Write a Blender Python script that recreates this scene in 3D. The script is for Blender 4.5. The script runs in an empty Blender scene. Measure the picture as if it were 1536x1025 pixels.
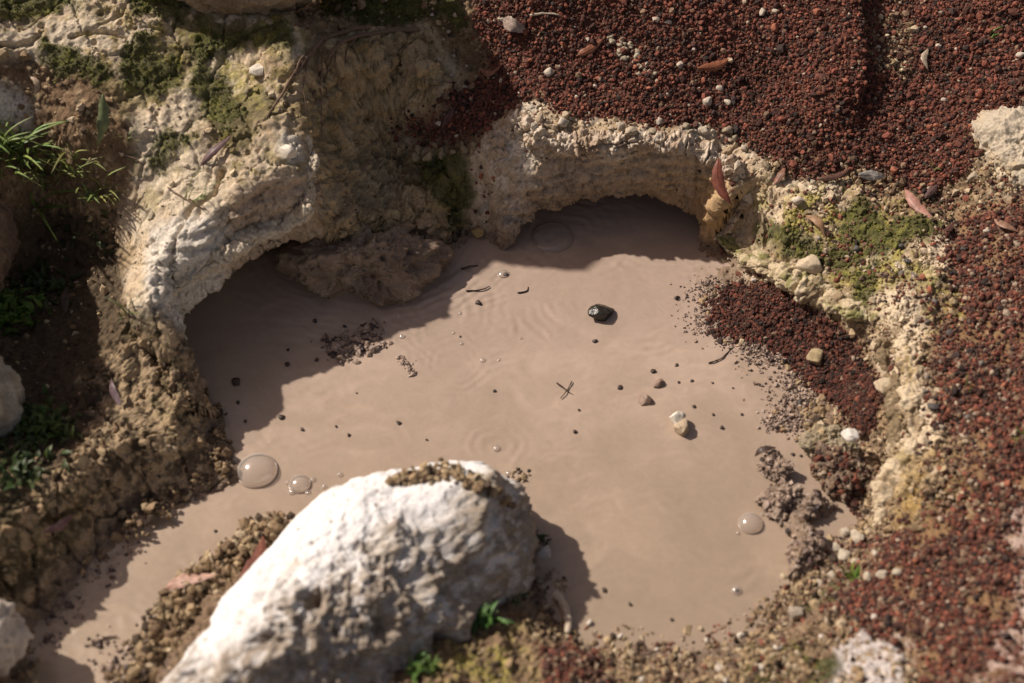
import bpy, math, random
import numpy as np
from math import radians, sin, cos, pi

rng = np.random.default_rng(7)
random.seed(7)
S = bpy.context.scene
COL = S.collection

# ------------------------------------------------------------------ camera model
PITCH = radians(50.0)
CAM = np.array([0.0, -2.123, 2.53])
FW = np.array([0.0, cos(PITCH), -sin(PITCH)])
UP = np.array([0.0, sin(PITCH), cos(PITCH)])
RT = np.array([1.0, 0.0, 0.0])
FPX = 1536 * 50.0 / 36.0


def ray(px, py):
    d = FW + RT * (px - 768.0) / FPX - UP * (py - 512.5) / FPX
    return d


def at(px, py, z=0.0):
    """the point of height z seen at photograph pixel (px, py)"""
    d = ray(px, py)
    t = (z - CAM[2]) / d[2]
    return CAM + d * t


def project(P):
    q = P - CAM
    dz = q @ FW
    return 768 + FPX * (q @ RT) / dz, 512.5 - FPX * (q @ UP) / dz


SUN_AZ = np.array([0.89, -0.456])       # horizontal direction the light travels
SUN_EL = radians(43.5)

# ------------------------------------------------------------------ noise
_perm = np.random.default_rng(3).permutation(256)
_perm = np.concatenate([_perm, _perm, _perm]).astype(np.int32)
_g = np.random.default_rng(4).normal(size=(256, 3))
_g = (_g / np.linalg.norm(_g, axis=1)[:, None] * 1.6).astype(np.float32)


def pnoise(P):
    P = P.astype(np.float32)
    i = np.floor(P).astype(np.int32)
    f = P - i
    i &= 255
    u = f * f * f * (f * (f * 6 - 15) + 10)
    out = np.zeros(len(P), np.float32)
    for dx in (0, 1):
        wx = u[:, 0] if dx else 1 - u[:, 0]
        a = _perm[i[:, 0] + dx]
        for dy in (0, 1):
            wy = wx * (u[:, 1] if dy else 1 - u[:, 1])
            b = _perm[a + i[:, 1] + dy]
            for dz in (0, 1):
                w = wy * (u[:, 2] if dz else 1 - u[:, 2])
                g = _g[_perm[b + i[:, 2] + dz]]
                out += w * (g[:, 0] * (f[:, 0] - dx) + g[:, 1] * (f[:, 1] - dy) + g[:, 2] * (f[:, 2] - dz))
    return out


def fbm(P, scale, octs=4, gain=0.5, off=0.0, mode=None):
    out = np.zeros(len(P), np.float32)
    a, tot = 1.0, 0.0
    Q = np.asarray(P, np.float64) / scale + off
    for o in range(octs):
        n = pnoise(Q)
        if mode == 'ridge':
            n = 1 - 2 * np.abs(n)
        elif mode == 'billow':
            n = 2 * np.abs(n) - 0.5
        out += a * n
        tot += a
        a *= gain
        Q = Q * 2.03 + 17.3
    return out / tot


def worley(P, scale, seed=0, dims=2):
    """distance to the nearest scattered cell point, and the cell's random value"""
    Q = (np.asarray(P)[:, :dims] / scale).astype(np.float32)
    i = np.floor(Q).astype(np.int64)
    best = np.full(len(Q), 9.0, np.float32)
    second = np.full(len(Q), 9.0, np.float32)
    val = np.zeros(len(Q), np.float32)
    rngs = [(-1, 0, 1)] * dims
    import itertools
    for off in itertools.product(*rngs):
        c = i + np.array(off)
        h = (c[:, 0] * 73856093) ^ (c[:, 1] * 19349663) ^ (seed * 83492791)
        if dims == 3:
            h ^= c[:, 2] * 45989311
        h = (h * 2654435761) & 0xFFFFFFFF
        h ^= h >> 15
        h = (h * 2246822519) & 0xFFFFFFFF
        h ^= h >> 13
        d2 = np.zeros(len(Q), np.float32)
        for k in range(dims):
            j = ((h >> (10 * k)) & 1023) / 1023.0
            d2 += (c[:, k] + j - Q[:, k]) ** 2
        m = d2 < best
        second = np.where(m, best, np.minimum(second, d2))
        val = np.where(m, ((h >> 5) & 1023) / 1023.0, val)
        best = np.minimum(best, d2)
    return np.sqrt(best), val, np.sqrt(second)


def sstep(a, b, x):
    t = np.clip((x - a) / (b - a), 0, 1)
    return t * t * (3 - 2 * t)


# ------------------------------------------------------------------ coarse plan grid
CS = 0.01
X0, X1, Y0, Y1 = -2.4, 2.4, -1.8, 2.6
cx = np.arange(X0, X1 + CS / 2, CS)
cy = np.arange(Y0, Y1 + CS / 2, CS)
GX, GY = np.meshgrid(cx, cy)
NYc, NXc = GX.shape


def samp(A, x, y):
    fx = np.clip((x - X0) / CS, 0, NXc - 1.001)
    fy = np.clip((y - Y0) / CS, 0, NYc - 1.001)
    ix = fx.astype(int); iy = fy.astype(int)
    fx = fx - ix; fy = fy - iy
    return (A[iy, ix] * (1 - fx) * (1 - fy) + A[iy, ix + 1] * fx * (1 - fy)
            + A[iy + 1, ix] * (1 - fx) * fy + A[iy + 1, ix + 1] * fx * fy)


def blur(A, n=1):
    for _ in range(n):
        B = np.pad(A, 1, mode='edge')
        A = (B[:-2, 1:-1] + 2 * B[1:-1, 1:-1] + B[2:, 1:-1]) / 4
        B = np.pad(A, 1, mode='edge')
        A = (B[1:-1, :-2] + 2 * B[1:-1, 1:-1] + B[1:-1, 2:]) / 4
    return A


# ------------------------------------------------------------------ heights (pixel, pixel, metres)
HP = [
    # left rock, rim and top
    (215, 462, .245), (260, 440, .275), (330, 375, .29), (400, 345, .28), (450, 320, .28), (465, 280, .30), (466, 230, .335),
    (450, 190, .36), (468, 110, .42), (500, 66, .445), (560, 46, .44), (622, 44, .43), (640, 70, .405),
    # shaded face
    (505, 300, .18), (500, 240, .235), (500, 190, .275), (512, 140, .315), (560, 250, .145), (600, 200, .172), (655, 140, .228), (640, 300, .11), (690, 330, .075), (700, 270, .14),
    (690, 235, .175), (640, 212, .185), (540, 180, .225), (600, 130, .255), (560, 105, .325), (620, 85, .345), (560, 310, .13), (600, 325, .10),
    (700, 150, .24), (680, 195, .212), (745, 120, .28), (720, 60, .335), (720, 0, .40),
    (480, 20, .37), (430, 45, .36), (560, 8, .40), (650, 12, .40),
    # top left
    (0, 0, .55), (200, 0, .52), (400, 0, .46), (350, 100, .42), (250, 100, .44), (100, 100, .47), (0, 150, .45), (200, 200, .38),
    (300, 200, .38), (400, 150, .395), (100, 220, .38), (0, 230, .36), (250, 300, .30), (300, 260, .325), (380, 240, .345),
    (180, 300, .26), (100, 300, .23), (190, 400, .19), (130, 400, .13), (50, 350, .15), (60, 450, .10), (0, 480, .12),
    (150, 500, .13), (60, 600, .11), (0, 650, .13), (200, 540, .15), (250, 560, .13), (280, 640, .115), (200, 680, .13),
    (100, 720, .14), (0, 780, .18), (305, 700, .07), (240, 735, .06), (100, 800, .11), (150, 810, .06), (60, 900, .07), (0, 1000, .12),
    (-150, 400, .25), (-150, 650, .25), (-150, 0, .62), (-150, 900, .2), (-150, 1100, .15),
    # arch block
    (712, 232, .20), (745, 205, .245), (780, 182, .265), (840, 212, .25), (900, 214, .25), (960, 210, .25), (1020, 214, .24),
    (1080, 226, .22), (1112, 250, .20), (1120, 290, .18), (1140, 325, .165), (700, 290, .13), (720, 335, .065),
    # gravel slope above
    (800, 150, .283), (900, 150, .287), (1000, 150, .283), (1150, 200, .25), (1150, 120, .293), (900, 50, .36), (1100, 50, .352),
    (800, 0, .42), (1000, 0, .405), (1200, 0, .40), (1280, 0, .395), (1320, 0, .37), (1270, 100, .333), (1320, 100, .31),
    (1255, 200, .268), (1300, 215, .25), (1400, 50, .34), (1500, 0, .40), (1400, 150, .28), (1530, 150, .30), (1500, 225, .275),
    (1400, 250, .23), (1200, 280, .205), (1250, 255, .23),
    # right bank
    (1150, 360, .145), (1180, 300, .185), (1220, 350, .17), (1290, 330, .19), (1350, 330, .195), (1130, 388, .11), (1200, 418, .12),
    (1255, 450, .13), (1290, 468, .15), (1320, 440, .17), (1335, 480, .165), (1362, 540, .16), (1388, 600, .15), (1395, 660, .135),
    (1355, 715, .11), (1335, 735, .09), (1400, 400, .19), (1450, 500, .18), (1500, 600, .18), (1450, 700, .16), (1530, 400, .22),
    (1530, 700, .19), (1400, 800, .12), (1500, 850, .14), (1300, 850, .06), (1250, 850, .035), (1350, 950, .09), (1200, 930, .055),
    (1100, 1000, .055), (1300, 1020, .10), (1500, 1000, .14), (950, 1010, .055), (850, 980, .07), (750, 980, .10), (680, 1000, .12),
    (800, 925, .05), (900, 980, .04), (1650, 300, .28), (1650, 700, .22), (1650, 1100, .15),
    # gravel beach
    (1110, 430, .02), (1150, 450, .05), (1200, 472, .06), (1265, 522, .065), (1300, 565, .065), (1150, 500, .03), (1230, 560, .035),
    (1290, 620, .045), (1250, 640, .045), (1280, 700, .035), (1220, 620, .02), (1320, 660, .05), (1230, 690, .025), (1305, 740, .04),
    # under the boulder
    (400, 900, .07), (500, 900, .09), (600, 900, .09), (300, 960, .06), (260, 1000, .07), (330, 870, .04), (400, 1100, .12),
    (700, 1100, .14), (1000, 1150, .10), (450, 800, .03), (230, 1000, .05), (190, 1060, .03),
]
FAR = [(-2.3, 2.4, .9), (0, 2.5, .75), (2.3, 2.4, .7), (-2.4, 0, .5), (2.4, 0, .3), (-2.3, -1.7, .2), (2.3, -1.7, .2), (0, -1.8, .15),
       (-1.2, 2.2, .75), (1.2, 2.2, .65), (-2.3, 1.2, .7), (2.3, 1.2, .5), (-1.2, -1.7, .1), (1.2, -1.7, .17), (0, 1.7, .55), (.9, 1.7, .52), (-.9, 1.6, .62)]
C3 = np.array([at(*p) for p in HP] + [np.array(p, float) for p in FAR])


def tps_fit(C, lam=2e-3):
    n = len(C)
    d = np.linalg.norm(C[:, None, :2] - C[None, :, :2], axis=2)
    K = np.where(d > 0, d * d * np.log(d + 1e-9), 0) + lam * np.eye(n)
    Pm = np.c_[np.ones(n), C[:, :2]]
    A = np.block([[K, Pm], [Pm.T, np.zeros((3, 3))]])
    return np.linalg.solve(A, np.r_[C[:, 2], 0, 0, 0])


W = tps_fit(C3)
H = np.zeros(GX.size, np.float64)
xf, yf = GX.ravel(), GY.ravel()
for k in range(len(C3)):
    r2 = (xf - C3[k, 0]) ** 2 + (yf - C3[k, 1]) ** 2
    H += W[k] * 0.5 * r2 * np.log(r2 + 1e-12)
H += W[-3] + W[-2] * xf + W[-1] * yf
H = np.clip(H.reshape(GX.shape), -0.02, 1.2)


def hit(px, py, extra=0.0):
    """where the sight line of a photograph pixel meets the ground (coarse heights)"""
    d = ray(px, py)
    t0, t1 = (1.0 - CAM[2]) / d[2], (-0.03 - CAM[2]) / d[2]
    ts = np.linspace(t0, t1, 400)
    P = CAM[None] + d[None] * ts[:, None]
    h = np.maximum(samp(H, P[:, 0], P[:, 1]), 0.0) + extra
    below = np.nonzero(P[:, 2] <= h)[0]
    k = below[0] if len(below) else 399
    return P[k]


# step along the edge of the gravel mound
STEP = np.array([hit(x, y)[:2] for x, y in ((1288, -40), (1290, 30), (1294, 90), (1292, 140), (1284, 190), (1262, 222))])

# ------------------------------------------------------------------ pool outline: pixel, pixel, lip height, undercut
OUT = [
    (269, 479, .10, .16), (273, 467, .11, .20), (297, 444, .13, .24), (332, 420, .15, .28), (351, 393, .155, .30), (390, 370, .16, .32),
    (421, 358, .16, .32), (454, 359, .15, .30), (504, 347, .13, .28), (546, 343, .11, .25), (608, 349, .07, .16), (645, 366, .02, .05),
    (675, 380, .0, .0), (700, 368, .0, .02), (739, 371, .0, .03), (759, 375, .0, .05), (774, 363, .01, .10), (790, 336, .055, .20), (817, 317, .075, .26),
    (856, 303, .085, .30), (911, 299, .09, .32), (954, 293, .095, .32), (997, 299, .09, .30), (1028, 306, .08, .25), (1052, 330, .05, .16),
    (1049, 363, .01, .06), (1058, 380, .0, .0), (1085, 388, .0, .0), (1092, 406, .0, .0), (1073, 428, .0, .0), (1055, 459, .0, .0),
    (1055, 494, .0, .0), (1067, 516, .0, .0), (1102, 516, .0, .0), (1149, 532, .0, .0), (1180, 548, .0, .0), (1200, 580, .0, .0), (1180, 605, 0, 0), (1150, 616, 0, 0),
    (1165, 640, 0, 0), (1188, 664, 0, 0), (1211, 691, 0, 0), (1235, 726, 0, 0), (1258, 746, 0, 0), (1278, 769, 0, 0), (1274, 793, 0, 0), (1248, 812, 0, 0),
    (1219, 838, 0, 0), (1180, 863, 0, 0), (1157, 886, 0, 0), (1118, 918, 0, 0), (1090, 934, 0, 0), (1059, 940, 0, 0), (1010, 950, 0, 0), (960, 944, 0, 0),
    (905, 928, 0, 0), (870, 915, 0, 0), (852, 885, 0, 0), (835, 850, 0, 0), (760, 830, 0, 0), (600, 800, 0, 0), (480, 785, 0, 0), (430, 768, 0, 0),
    (395, 780, 0, 0), (345, 812, 0, 0), (300, 838, 0, 0), (262, 880, 0, 0), (235, 900, 0, 0), (212, 930, 0, 0), (190, 965, 0, 0), (175, 1025, 0, 0),
    (165, 1100, 0, 0), (150, 1200, 0, 0), (50, 1200, 0, 0), (50, 1100, 0, 0), (58, 1025, 0, 0), (60, 985, 0, 0), (70, 955, 0, 0), (86, 928, 0, 0), (108, 905, 0, 0),
    (125, 878, 0, 0), (158, 853, 0, 0), (190, 824, 0, 0), (220, 800, 0, 0), (230, 778, 0, .02), (275, 752, .01, .03), (320, 738, .01, .03), (336, 724, .01, .03), (357, 708, .01, .03),
    (338, 690, .01, .03), (350, 668, .01, .03), (326, 648, .015, .04), (339, 620, .015, .04), (303, 606, .02, .05), (312, 584, .02, .05), (286, 566, .03, .06), (274, 520, .07, .10),
]
OV = np.array([np.r_[at(a, b, z), u] for a, b, z, u in OUT])      # x, y, lip z, undercut


def chaikin(V, n=1):
    for _ in range(n):
        Nx = np.roll(V, -1, 0)
        V = np.stack([V * .75 + Nx * .25, V * .25 + Nx * .75], 1).reshape(-1, V.shape[1])
    return V


OV = chaikin(OV, 1)


def poly_sdf(V, X, Y, attrs=False):
    d2 = np.full(X.shape, 1e9)
    inside = np.zeros(X.shape, bool)
    seg = np.zeros(X.shape, int); tt = np.zeros(X.shape)
    n = len(V)
    for k in range(n):
        a, b = V[k, :2], V[(k + 1) % n, :2]
        e = b - a
        t = np.clip(((X - a[0]) * e[0] + (Y - a[1]) * e[1]) / (e @ e + 1e-12), 0, 1)
        q = (X - a[0] - t * e[0]) ** 2 + (Y - a[1] - t * e[1]) ** 2
        m = q < d2
        d2 = np.where(m, q, d2)
        if attrs:
            seg = np.where(m, k, seg); tt = np.where(m, t, tt)
        c = ((a[1] > Y) != (b[1] > Y))
        if c.any():
            xi = a[0] + (Y - a[1]) / (e[1] if abs(e[1]) > 1e-12 else 1e-12) * e[0]
            inside ^= c & (X < xi)
    s = np.sqrt(d2) * np.where(inside, -1, 1)
    if attrs:
        A = V[seg] * (1 - tt)[..., None] + V[(seg + 1) % n] * tt[..., None]
        return s, A[..., 2], A[..., 3]
    return s


SD, ZL, UC = poly_sdf(OV, GX, GY, True)
SDs = blur(SD, 3)
NYg, NXg = np.gradient(SDs, CS)
NYg, NXg = blur(NYg, 4), blur(NXg, 4)
_l = np.hypot(NXg, NYg) + 1e-6
NXg, NYg = NXg / np.maximum(_l, .5), NYg / np.maximum(_l, .5)
ZL, UC = blur(ZL, 4), blur(UC, 4)


class Region:
    """a patch of ground: outline traced at pixels, laid on the ground plan"""

    def __init__(self, poly, z=None):
        self.V = np.array([(hit(*p) if z is None else at(p[0], p[1], z))[:2] for p in poly])

    def sdf(self, x, y):
        out = np.full(x.shape, .5)
        lo, hi = self.V.min(0) - .12, self.V.max(0) + .12
        m = (x > lo[0]) & (x < hi[0]) & (y > lo[1]) & (y < hi[1])
        # coarse evaluation then bilinear lookup
        if m.sum() > 60000:
            A = np.full(GX.shape, .5)
            mc = (GX > lo[0] - .02) & (GX < hi[0] + .02) & (GY > lo[1] - .02) & (GY < hi[1] + .02)
            A[mc] = poly_sdf(self.V, GX[mc], GY[mc])
            out[m] = samp(A, x[m], y[m])
        else:
            out[m] = poly_sdf(self.V, x[m], y[m])
        return out


# ------------------------------------------------------------------ fine grid
FS = 0.003
core_x = np.arange(-1.62, 1.6201, FS)
core_y = np.arange(-1.12, 1.4001, FS)


def grow(last, limit, sign):
    out, st, v = [], FS * 1.3, last
    while abs(v - last) < limit:
        v += sign * st
        st *= 1.16
        out.append(v)
    return out


gx = np.r_[grow(core_x[0], 24, -1)[::-1], core_x, grow(core_x[-1], 24, 1)]
gy = np.r_[grow(core_y[0], 24, -1)[::-1], core_y, grow(core_y[-1], 40, 1)]
NX, NY = len(gx), len(gy)
FX, FY = np.meshgrid(gx, gy)
x, y = FX.ravel(), FY.ravel()
P2 = np.c_[x, y, np.zeros_like(x)]
edge_n = fbm(P2, .09, 4, .55, 3.1) * .016 + fbm(P2, .02, 2, .5, 8.1) * .006
s = samp(SD, x, y) + edge_n * sstep(.6, .0, np.abs(samp(SD, x, y)))
zl, uc = samp(ZL, x, y), samp(UC, x, y)
nx, ny = samp(NXg, x, y), samp(NYg, x, y)
w0, S1, S2 = .06, .12, .36
k = sstep(.012, .07, uc)
t = np.clip(-s / w0, 0, 1.2)
fw = .045
f = np.clip(s / S1, 0, 1)
Dface = np.where(s < S1, fw * (1 - np.cos(pi / 2 * f)), fw + (S2 - fw) * np.clip((s - S1) / (S2 - S1), 0, 1))
Dface = np.where(s > S2, s, Dface)
Dn = np.where(s < 0, uc * t, Dface)
Dn = s + (Dn - s) * k
px_, py_ = x + nx * (Dn - s), y + ny * (Dn - s)
Hn = samp(H, px_, py_)
# gravel mound step
stepd = np.full(x.shape, 9.0)
for a, b in zip(STEP[:-1], STEP[1:]):
    e = b - a
    tt = np.clip(((px_ - a[0]) * e[0] + (py_ - a[1]) * e[1]) / (e @ e), 0, 1)
    dd = np.hypot(px_ - a[0] - tt * e[0], py_ - a[1] - tt * e[1])
    side = np.sign((px_ - a[0]) * e[1] - (py_ - a[1]) * e[0])
    m = dd < np.abs(stepd)
    stepd = np.where(m, dd * side, stepd)
stepd = stepd * -1
stepd += edge_n * .5
Hn += .036 * sstep(STEP[-1][1] + .0, STEP[-1][1] + .16, py_) * sstep(.009, -.009, stepd) * sstep(-.26, .0, stepd) * (np.abs(stepd) < .3)
ez = np.where(k > .5, np.sin(pi / 2 * f), sstep(-.35, 1, f) * f ** .8)
zz = zl + (np.maximum(Hn, zl + .002) - zl) * ez
zz = np.where(s < 0, np.where(k > .3, zl * (1 - t ** 1.6) - .05 * t, zl * (1 - t) + s * .55), zz)
P = np.c_[px_, py_, zz]
P[:, 2] += sstep(1.8, 6, np.hypot(x, y)) * fbm(P2, 3.0, 4) * .5

# ------------------------------------------------------------------ ground cover regions
R_up = Region([(700, -120), (715, 40), (735, 95), (700, 130), (655, 175), (590, 200), (640, 218), (700, 215), (735, 195), (760, 160), (800, 148), (850, 172), (930, 182), (1000, 190), (1060, 184),
               (1115, 205), (1160, 238), (1175, 262), (1205, 272), (1240, 258), (1285, 245), (1335, 262), (1400, 285), (1445, 258), (1470, 228), (1462, 190), (1540, 178), (1700, 160), (1700, -120)])
R_beach = Region([(1096, 418), (1150, 416), (1200, 442), (1250, 486), (1292, 512), (1318, 570), (1312, 640), (1290, 655), (1258, 605), (1205, 565), (1172, 527), (1110, 512), (1066, 500), (1062, 452)])
R_right = Region([(1445, 320), (1425, 395), (1440, 450), (1405, 505), (1385, 545), (1415, 600), (1440, 650), (1450, 700), (1480, 750), (1400, 778), (1350, 800), (1312, 795), (1335, 830), (1290, 872), (1245, 905),
                  (1290, 945), (1365, 955), (1385, 1030), (1400, 1200), (1700, 1200), (1700, 280), (1540, 290)])
R_low = Region([(815, 965), (860, 955), (905, 990), (900, 1040), (830, 1040)])
R_slip = Region([(1225, 680), (1275, 690), (1300, 720), (1290, 760), (1262, 745), (1240, 715)])
R_bare = Region([(1305, -10), (1350, 15), (1375, 60), (1385, 110), (1350, 125), (1310, 110), (1298, 50)])
R_rockL = Region([(195, 475), (170, 400), (175, 330), (195, 250), (185, 180), (165, 112), (100, 108), (50, 84), (-80, 92), (-80, -80), (300, -80), (430, -40), (440, 40), (480, 70), (560, 40), (640, 35), (670, 80), (700, 120), (655, 170), (600, 200), (655, 222),
                  (705, 235), (700, 300), (690, 395), (600, 420), (450, 420), (330, 480), (240, 540)])
R_arch = Region([(700, 240), (725, 205), (760, 165), (800, 150), (850, 172), (930, 182), (1000, 192), (1060, 188), (1112, 208), (1150, 250), (1140, 300), (1150, 340), (1110, 400), (1050, 440), (900, 400), (760, 440), (690, 395), (700, 300)])
R_rim = Region([(1145, 250), (1180, 270), (1240, 262), (1300, 280), (1330, 330), (1420, 330), (1430, 395), (1400, 440), (1405, 500), (1375, 545), (1405, 600), (1420, 660), (1370, 720), (1335, 760), (1318, 730), (1330, 690), (1345, 640),
                (1322, 570), (1296, 505), (1250, 478), (1200, 436), (1150, 410), (1100, 405), (1150, 340), (1138, 300)])
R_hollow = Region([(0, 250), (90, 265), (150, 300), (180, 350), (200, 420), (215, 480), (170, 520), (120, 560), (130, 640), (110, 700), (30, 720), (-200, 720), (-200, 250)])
R_dirtL = Region([(-60, 95), (60, 90), (110, 105), (170, 120), (200, 170), (215, 240), (190, 290), (140, 300), (60, 280), (-60, 260)])
R_soilL = Region([(210, 470), (265, 470), (285, 560), (340, 620), (350, 715), (240, 780), (110, 900), (50, 1040), (-200, 1100), (-200, 700), (110, 700), (130, 560)])
R_white1 = Region([(-60, 125), (30, 128), (55, 160), (45, 188), (-10, 190), (-60, 200)])
R_whiteL = Region([(225, 350), (300, 320), (335, 330), (320, 380), (285, 410), (265, 450), (225, 462), (212, 430)])
R_nub = Region([(420, 200), (448, 205), (455, 240), (435, 250), (415, 225)])
R_paleA = Region([(200, 175), (250, 160), (300, 95), (330, 70), (330, 110), (290, 200), (330, 250), (340, 330), (250, 320), (205, 230)])
R_ochre = Region([(1040, 245), (1085, 250), (1110, 265), (1118, 310), (1075, 345), (1052, 320), (1045, 280)])
R_ochre2 = Region([(955, 225), (1040, 232), (1050, 262), (1000, 268), (950, 250)])
R_ochreR = Region([(1350, 690), (1420, 660), (1450, 710), (1440, 760), (1370, 790), (1330, 775)])
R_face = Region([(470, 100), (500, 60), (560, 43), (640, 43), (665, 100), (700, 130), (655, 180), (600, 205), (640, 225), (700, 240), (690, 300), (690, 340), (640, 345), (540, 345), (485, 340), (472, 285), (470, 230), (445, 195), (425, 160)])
R_litShoulder = Region([(735, 215), (770, 180), (810, 195), (800, 250), (770, 300), (735, 310), (708, 280)])
R_paleB = Region([(-60, 40), (110, 22), (200, 28), (255, 55), (215, 58), (182, 98), (100, 105), (50, 80), (-60, 90)])
R_whiteBR = Region([(1240, 985), (1275, 950), (1320, 965), (1350, 985), (1362, 1030), (1340, 1080), (1240, 1080), (1225, 1020)])
R_paleR = Region([(1370, 560), (1395, 590), (1410, 660), (1380, 690), (1372, 640), (1362, 590)])
R_paleR2 = Region([(1320, 420), (1375, 440), (1380, 520), (1350, 520), (1315, 460)])
R_paleR3 = Region([(1400, 350), (1450, 365), (1440, 400), (1400, 420), (1380, 380)])
R_pink = Region([(1500, 760), (1560, 740), (1700, 740), (1700, 1060), (1450, 1050), (1490, 960), (1530, 900)])
R_paleE = Region([(1465, 200), (1490, 180), (1540, 185), (1700, 170), (1700, 330), (1530, 330), (1500, 300), (1480, 250)])
MOSS = [
    Region([(183, 75), (215, 55), (238, 82), (272, 108), (255, 142), (238, 162), (224, 150), (218, 130), (195, 126), (178, 108)]),
    Region([(300, 45), (420, 40), (430, 62), (330, 80), (312, 98), (352, 140), (368, 172), (332, 190), (300, 176), (288, 140), (296, 88)]),
    Region([(-60, -60), (110, -60), (112, 12), (60, 22), (-60, 20)]), Region([(170, -60), (290, -60), (270, 25), (200, 22)]),
    Region([(250, 205), (300, 195), (290, 215), (245, 240), (232, 245)]), Region([(65, 65), (110, 70), (170, 110), (150, 130), (90, 110)]),
    Region([(640, 240), (690, 222), (705, 250), (700, 300), (660, 310), (625, 275)]),
    Region([(1135, 300), (1160, 310), (1180, 350), (1240, 380), (1275, 340), (1290, 300), (1330, 340), (1400, 330), (1420, 345), (1340, 370), (1290, 395), (1250, 410), (1190, 390), (1160, 350)]),
    Region([(1295, 400), (1320, 390), (1310, 430), (1290, 475), (1275, 460)]),
    Region([(235, 905), (262, 900), (268, 920), (240, 935)]),
    Region([(480, -60), (690, -60), (690, 25), (560, 30), (480, 20)]),
    Region([(1200, 900), (1230, 880), (1260, 870), (1250, 900)]), Region([(1130, 960), (1190, 970), (1260, 1000), (1200, 1060), (1110, 1010)]),
]
LICH = [
    Region([(325, 85), (385, 95), (395, 150), (340, 160)]), Region([(270, 200), (330, 190), (300, 240), (280, 255)]), Region([(380, 0), (420, 10), (425, 50), (380, 55)]),
    Region([(255, 50), (310, 55), (310, 90), (270, 120), (255, 85)]),
    Region([(1150, 285), (1300, 280), (1400, 320), (1380, 420), (1290, 480), (1190, 410)]), Region([(1380, 420), (1500, 400), (1480, 520), (1400, 500)]),
    Region([(0, 700), (140, 720), (150, 790), (60, 850), (-60, 850)]), Region([(640, 960), (780, 930), (800, 1040), (640, 1040)]),
    Region([(205, 500), (290, 560), (300, 640), (260, 660), (210, 580)]),
]
CRACKS = [[(335, 255), (322, 290), (285, 315), (270, 345), (248, 385)], [(0, 75), (40, 70), (60, 55)], [(470, 300), (430, 318), (380, 325), (330, 345)],
          [(110, 62), (160, 50), (190, 60)], [(640, 215), (600, 235), (560, 232)], [(1366, 500), (1368, 560), (1358, 610), (1366, 660)], [(280, 2), (330, 14), (400, 12), (420, 20)]]

near = (np.abs(x) < 1.75) & (y > -1.3) & (y < 1.6)
PN = P.copy()
wob = np.zeros(len(x)); wob[near] = fbm(PN[near], .10, 4, .6, 5.5) * .035 + fbm(PN[near], .025, 3, .6, 2.2) * .014


def mask(reg, soft=.012, amp=1.0, grow_=0.0):
    d = reg.sdf(P[:, 0], P[:, 1]) + wob * amp - grow_
    return sstep(soft, -soft, d)


m_red = np.maximum.reduce([mask(R_up, .02, .8), mask(R_beach, .012, .5), mask(R_right, .03, 1.6), mask(R_low, .02, 1.2), mask(R_slip, .015)])
m_bare = mask(R_bare, .04, 1.5)
m_red *= 1 - .65 * m_bare
m_rockL, m_arch, m_rim = mask(R_rockL, .015, .4), mask(R_arch, .012, .4), mask(R_rim, .012, .5)
m_rock = np.clip(np.maximum.reduce([m_rockL, m_arch, m_rim]), 0, 1) * (1 - m_red)
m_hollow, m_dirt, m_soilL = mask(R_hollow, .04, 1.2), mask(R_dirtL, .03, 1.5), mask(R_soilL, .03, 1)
m_moss = np.maximum.reduce([mask(r, .014, 1.3, .006) for r in MOSS])
m_lich = np.maximum.reduce([mask(r, .05, 2.0) for r in LICH])
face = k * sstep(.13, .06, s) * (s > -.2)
m_soil = np.clip(1 - m_rock - m_red, 0, 1)

# ------------------------------------------------------------------ displacement along the surface normal
G = P.reshape(NY, NX, 3)
du = np.gradient(G, axis=1); dv = np.gradient(G, axis=0)
Nn = np.cross(du, dv).reshape(-1, 3)
Nn /= np.linalg.norm(Nn, axis=1)[:, None] + 1e-12
far_fade = sstep(2.2, 1.4, np.maximum(np.abs(x), np.abs(y)))
disp = np.zeros(len(x))
I = np.nonzero(near & (s > -.07))[0]
PI_ = P[I]
rk = np.clip(m_rock[I] + face[I] * .8, 0, 1)
r1 = fbm(PI_, .16, 5, .55, 1.7)
r2 = fbm(PI_, .05, 4, .6, 9.2, 'ridge')
c1, v1, c1b = worley(PI_, .035, 1, 3)
c2, v2, c2b = worley(PI_ + (r1 * .01)[:, None], .013, 2, 3)
lay = fbm(PI_ * np.array([.35, .35, 2.4]), .06, 3, .6, 6.6, 'ridge')     # bedding lines on the faces
f1 = fbm(PI_, .018, 3, .6, 31.0)
f2 = fbm(PI_, .03, 3, .6, 33.0, 'billow')
c3_, v3_, c3b_ = worley(PI_ + np.c_[f1, f2, r2] * .015, .07, 14, 3)
d_rock = r1 * .032 + (r2 - .3) * .0065 + f1 * (.0018 + .004 * m_arch[I]) - f2 * (.0018 + .002 * m_arch[I]) + lay * .020 * face[I] - face[I] * .006
mf_ = mask(R_face, .03, 1.0)[I]
d_rock += mf_ * ((fbm(PI_, .07, 5, .6, 91.0, 'ridge') - .3) * .036 + lay * .008 - sstep(.12, .01, c3b_ - c3_) * .014)
pit = sstep(.30, .12, c1) * (v1 > .72)
d_rock -= pit * .011 * sstep(-.15, .2, r1 + r2 * .3)
c3, v3, c3b = worley(PI_ + np.c_[f1, f2, r2] * .008, .085, 4, 2)
seam = sstep(.10, .01, c3b - c3) * (v3 > .35)
d_rock -= seam * .006 * (1 - face[I])
cr1, w1, _ = worley(PI_ + (r1 * .02)[:, None], .026, 5, 3)
cr2, w2, _ = worley(PI_, .011, 6, 3)
rough1 = fbm(PI_, .045, 5, .62, 41.0, 'ridge')
rough2 = fbm(PI_, .016, 3, .65, 43.0)
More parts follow.
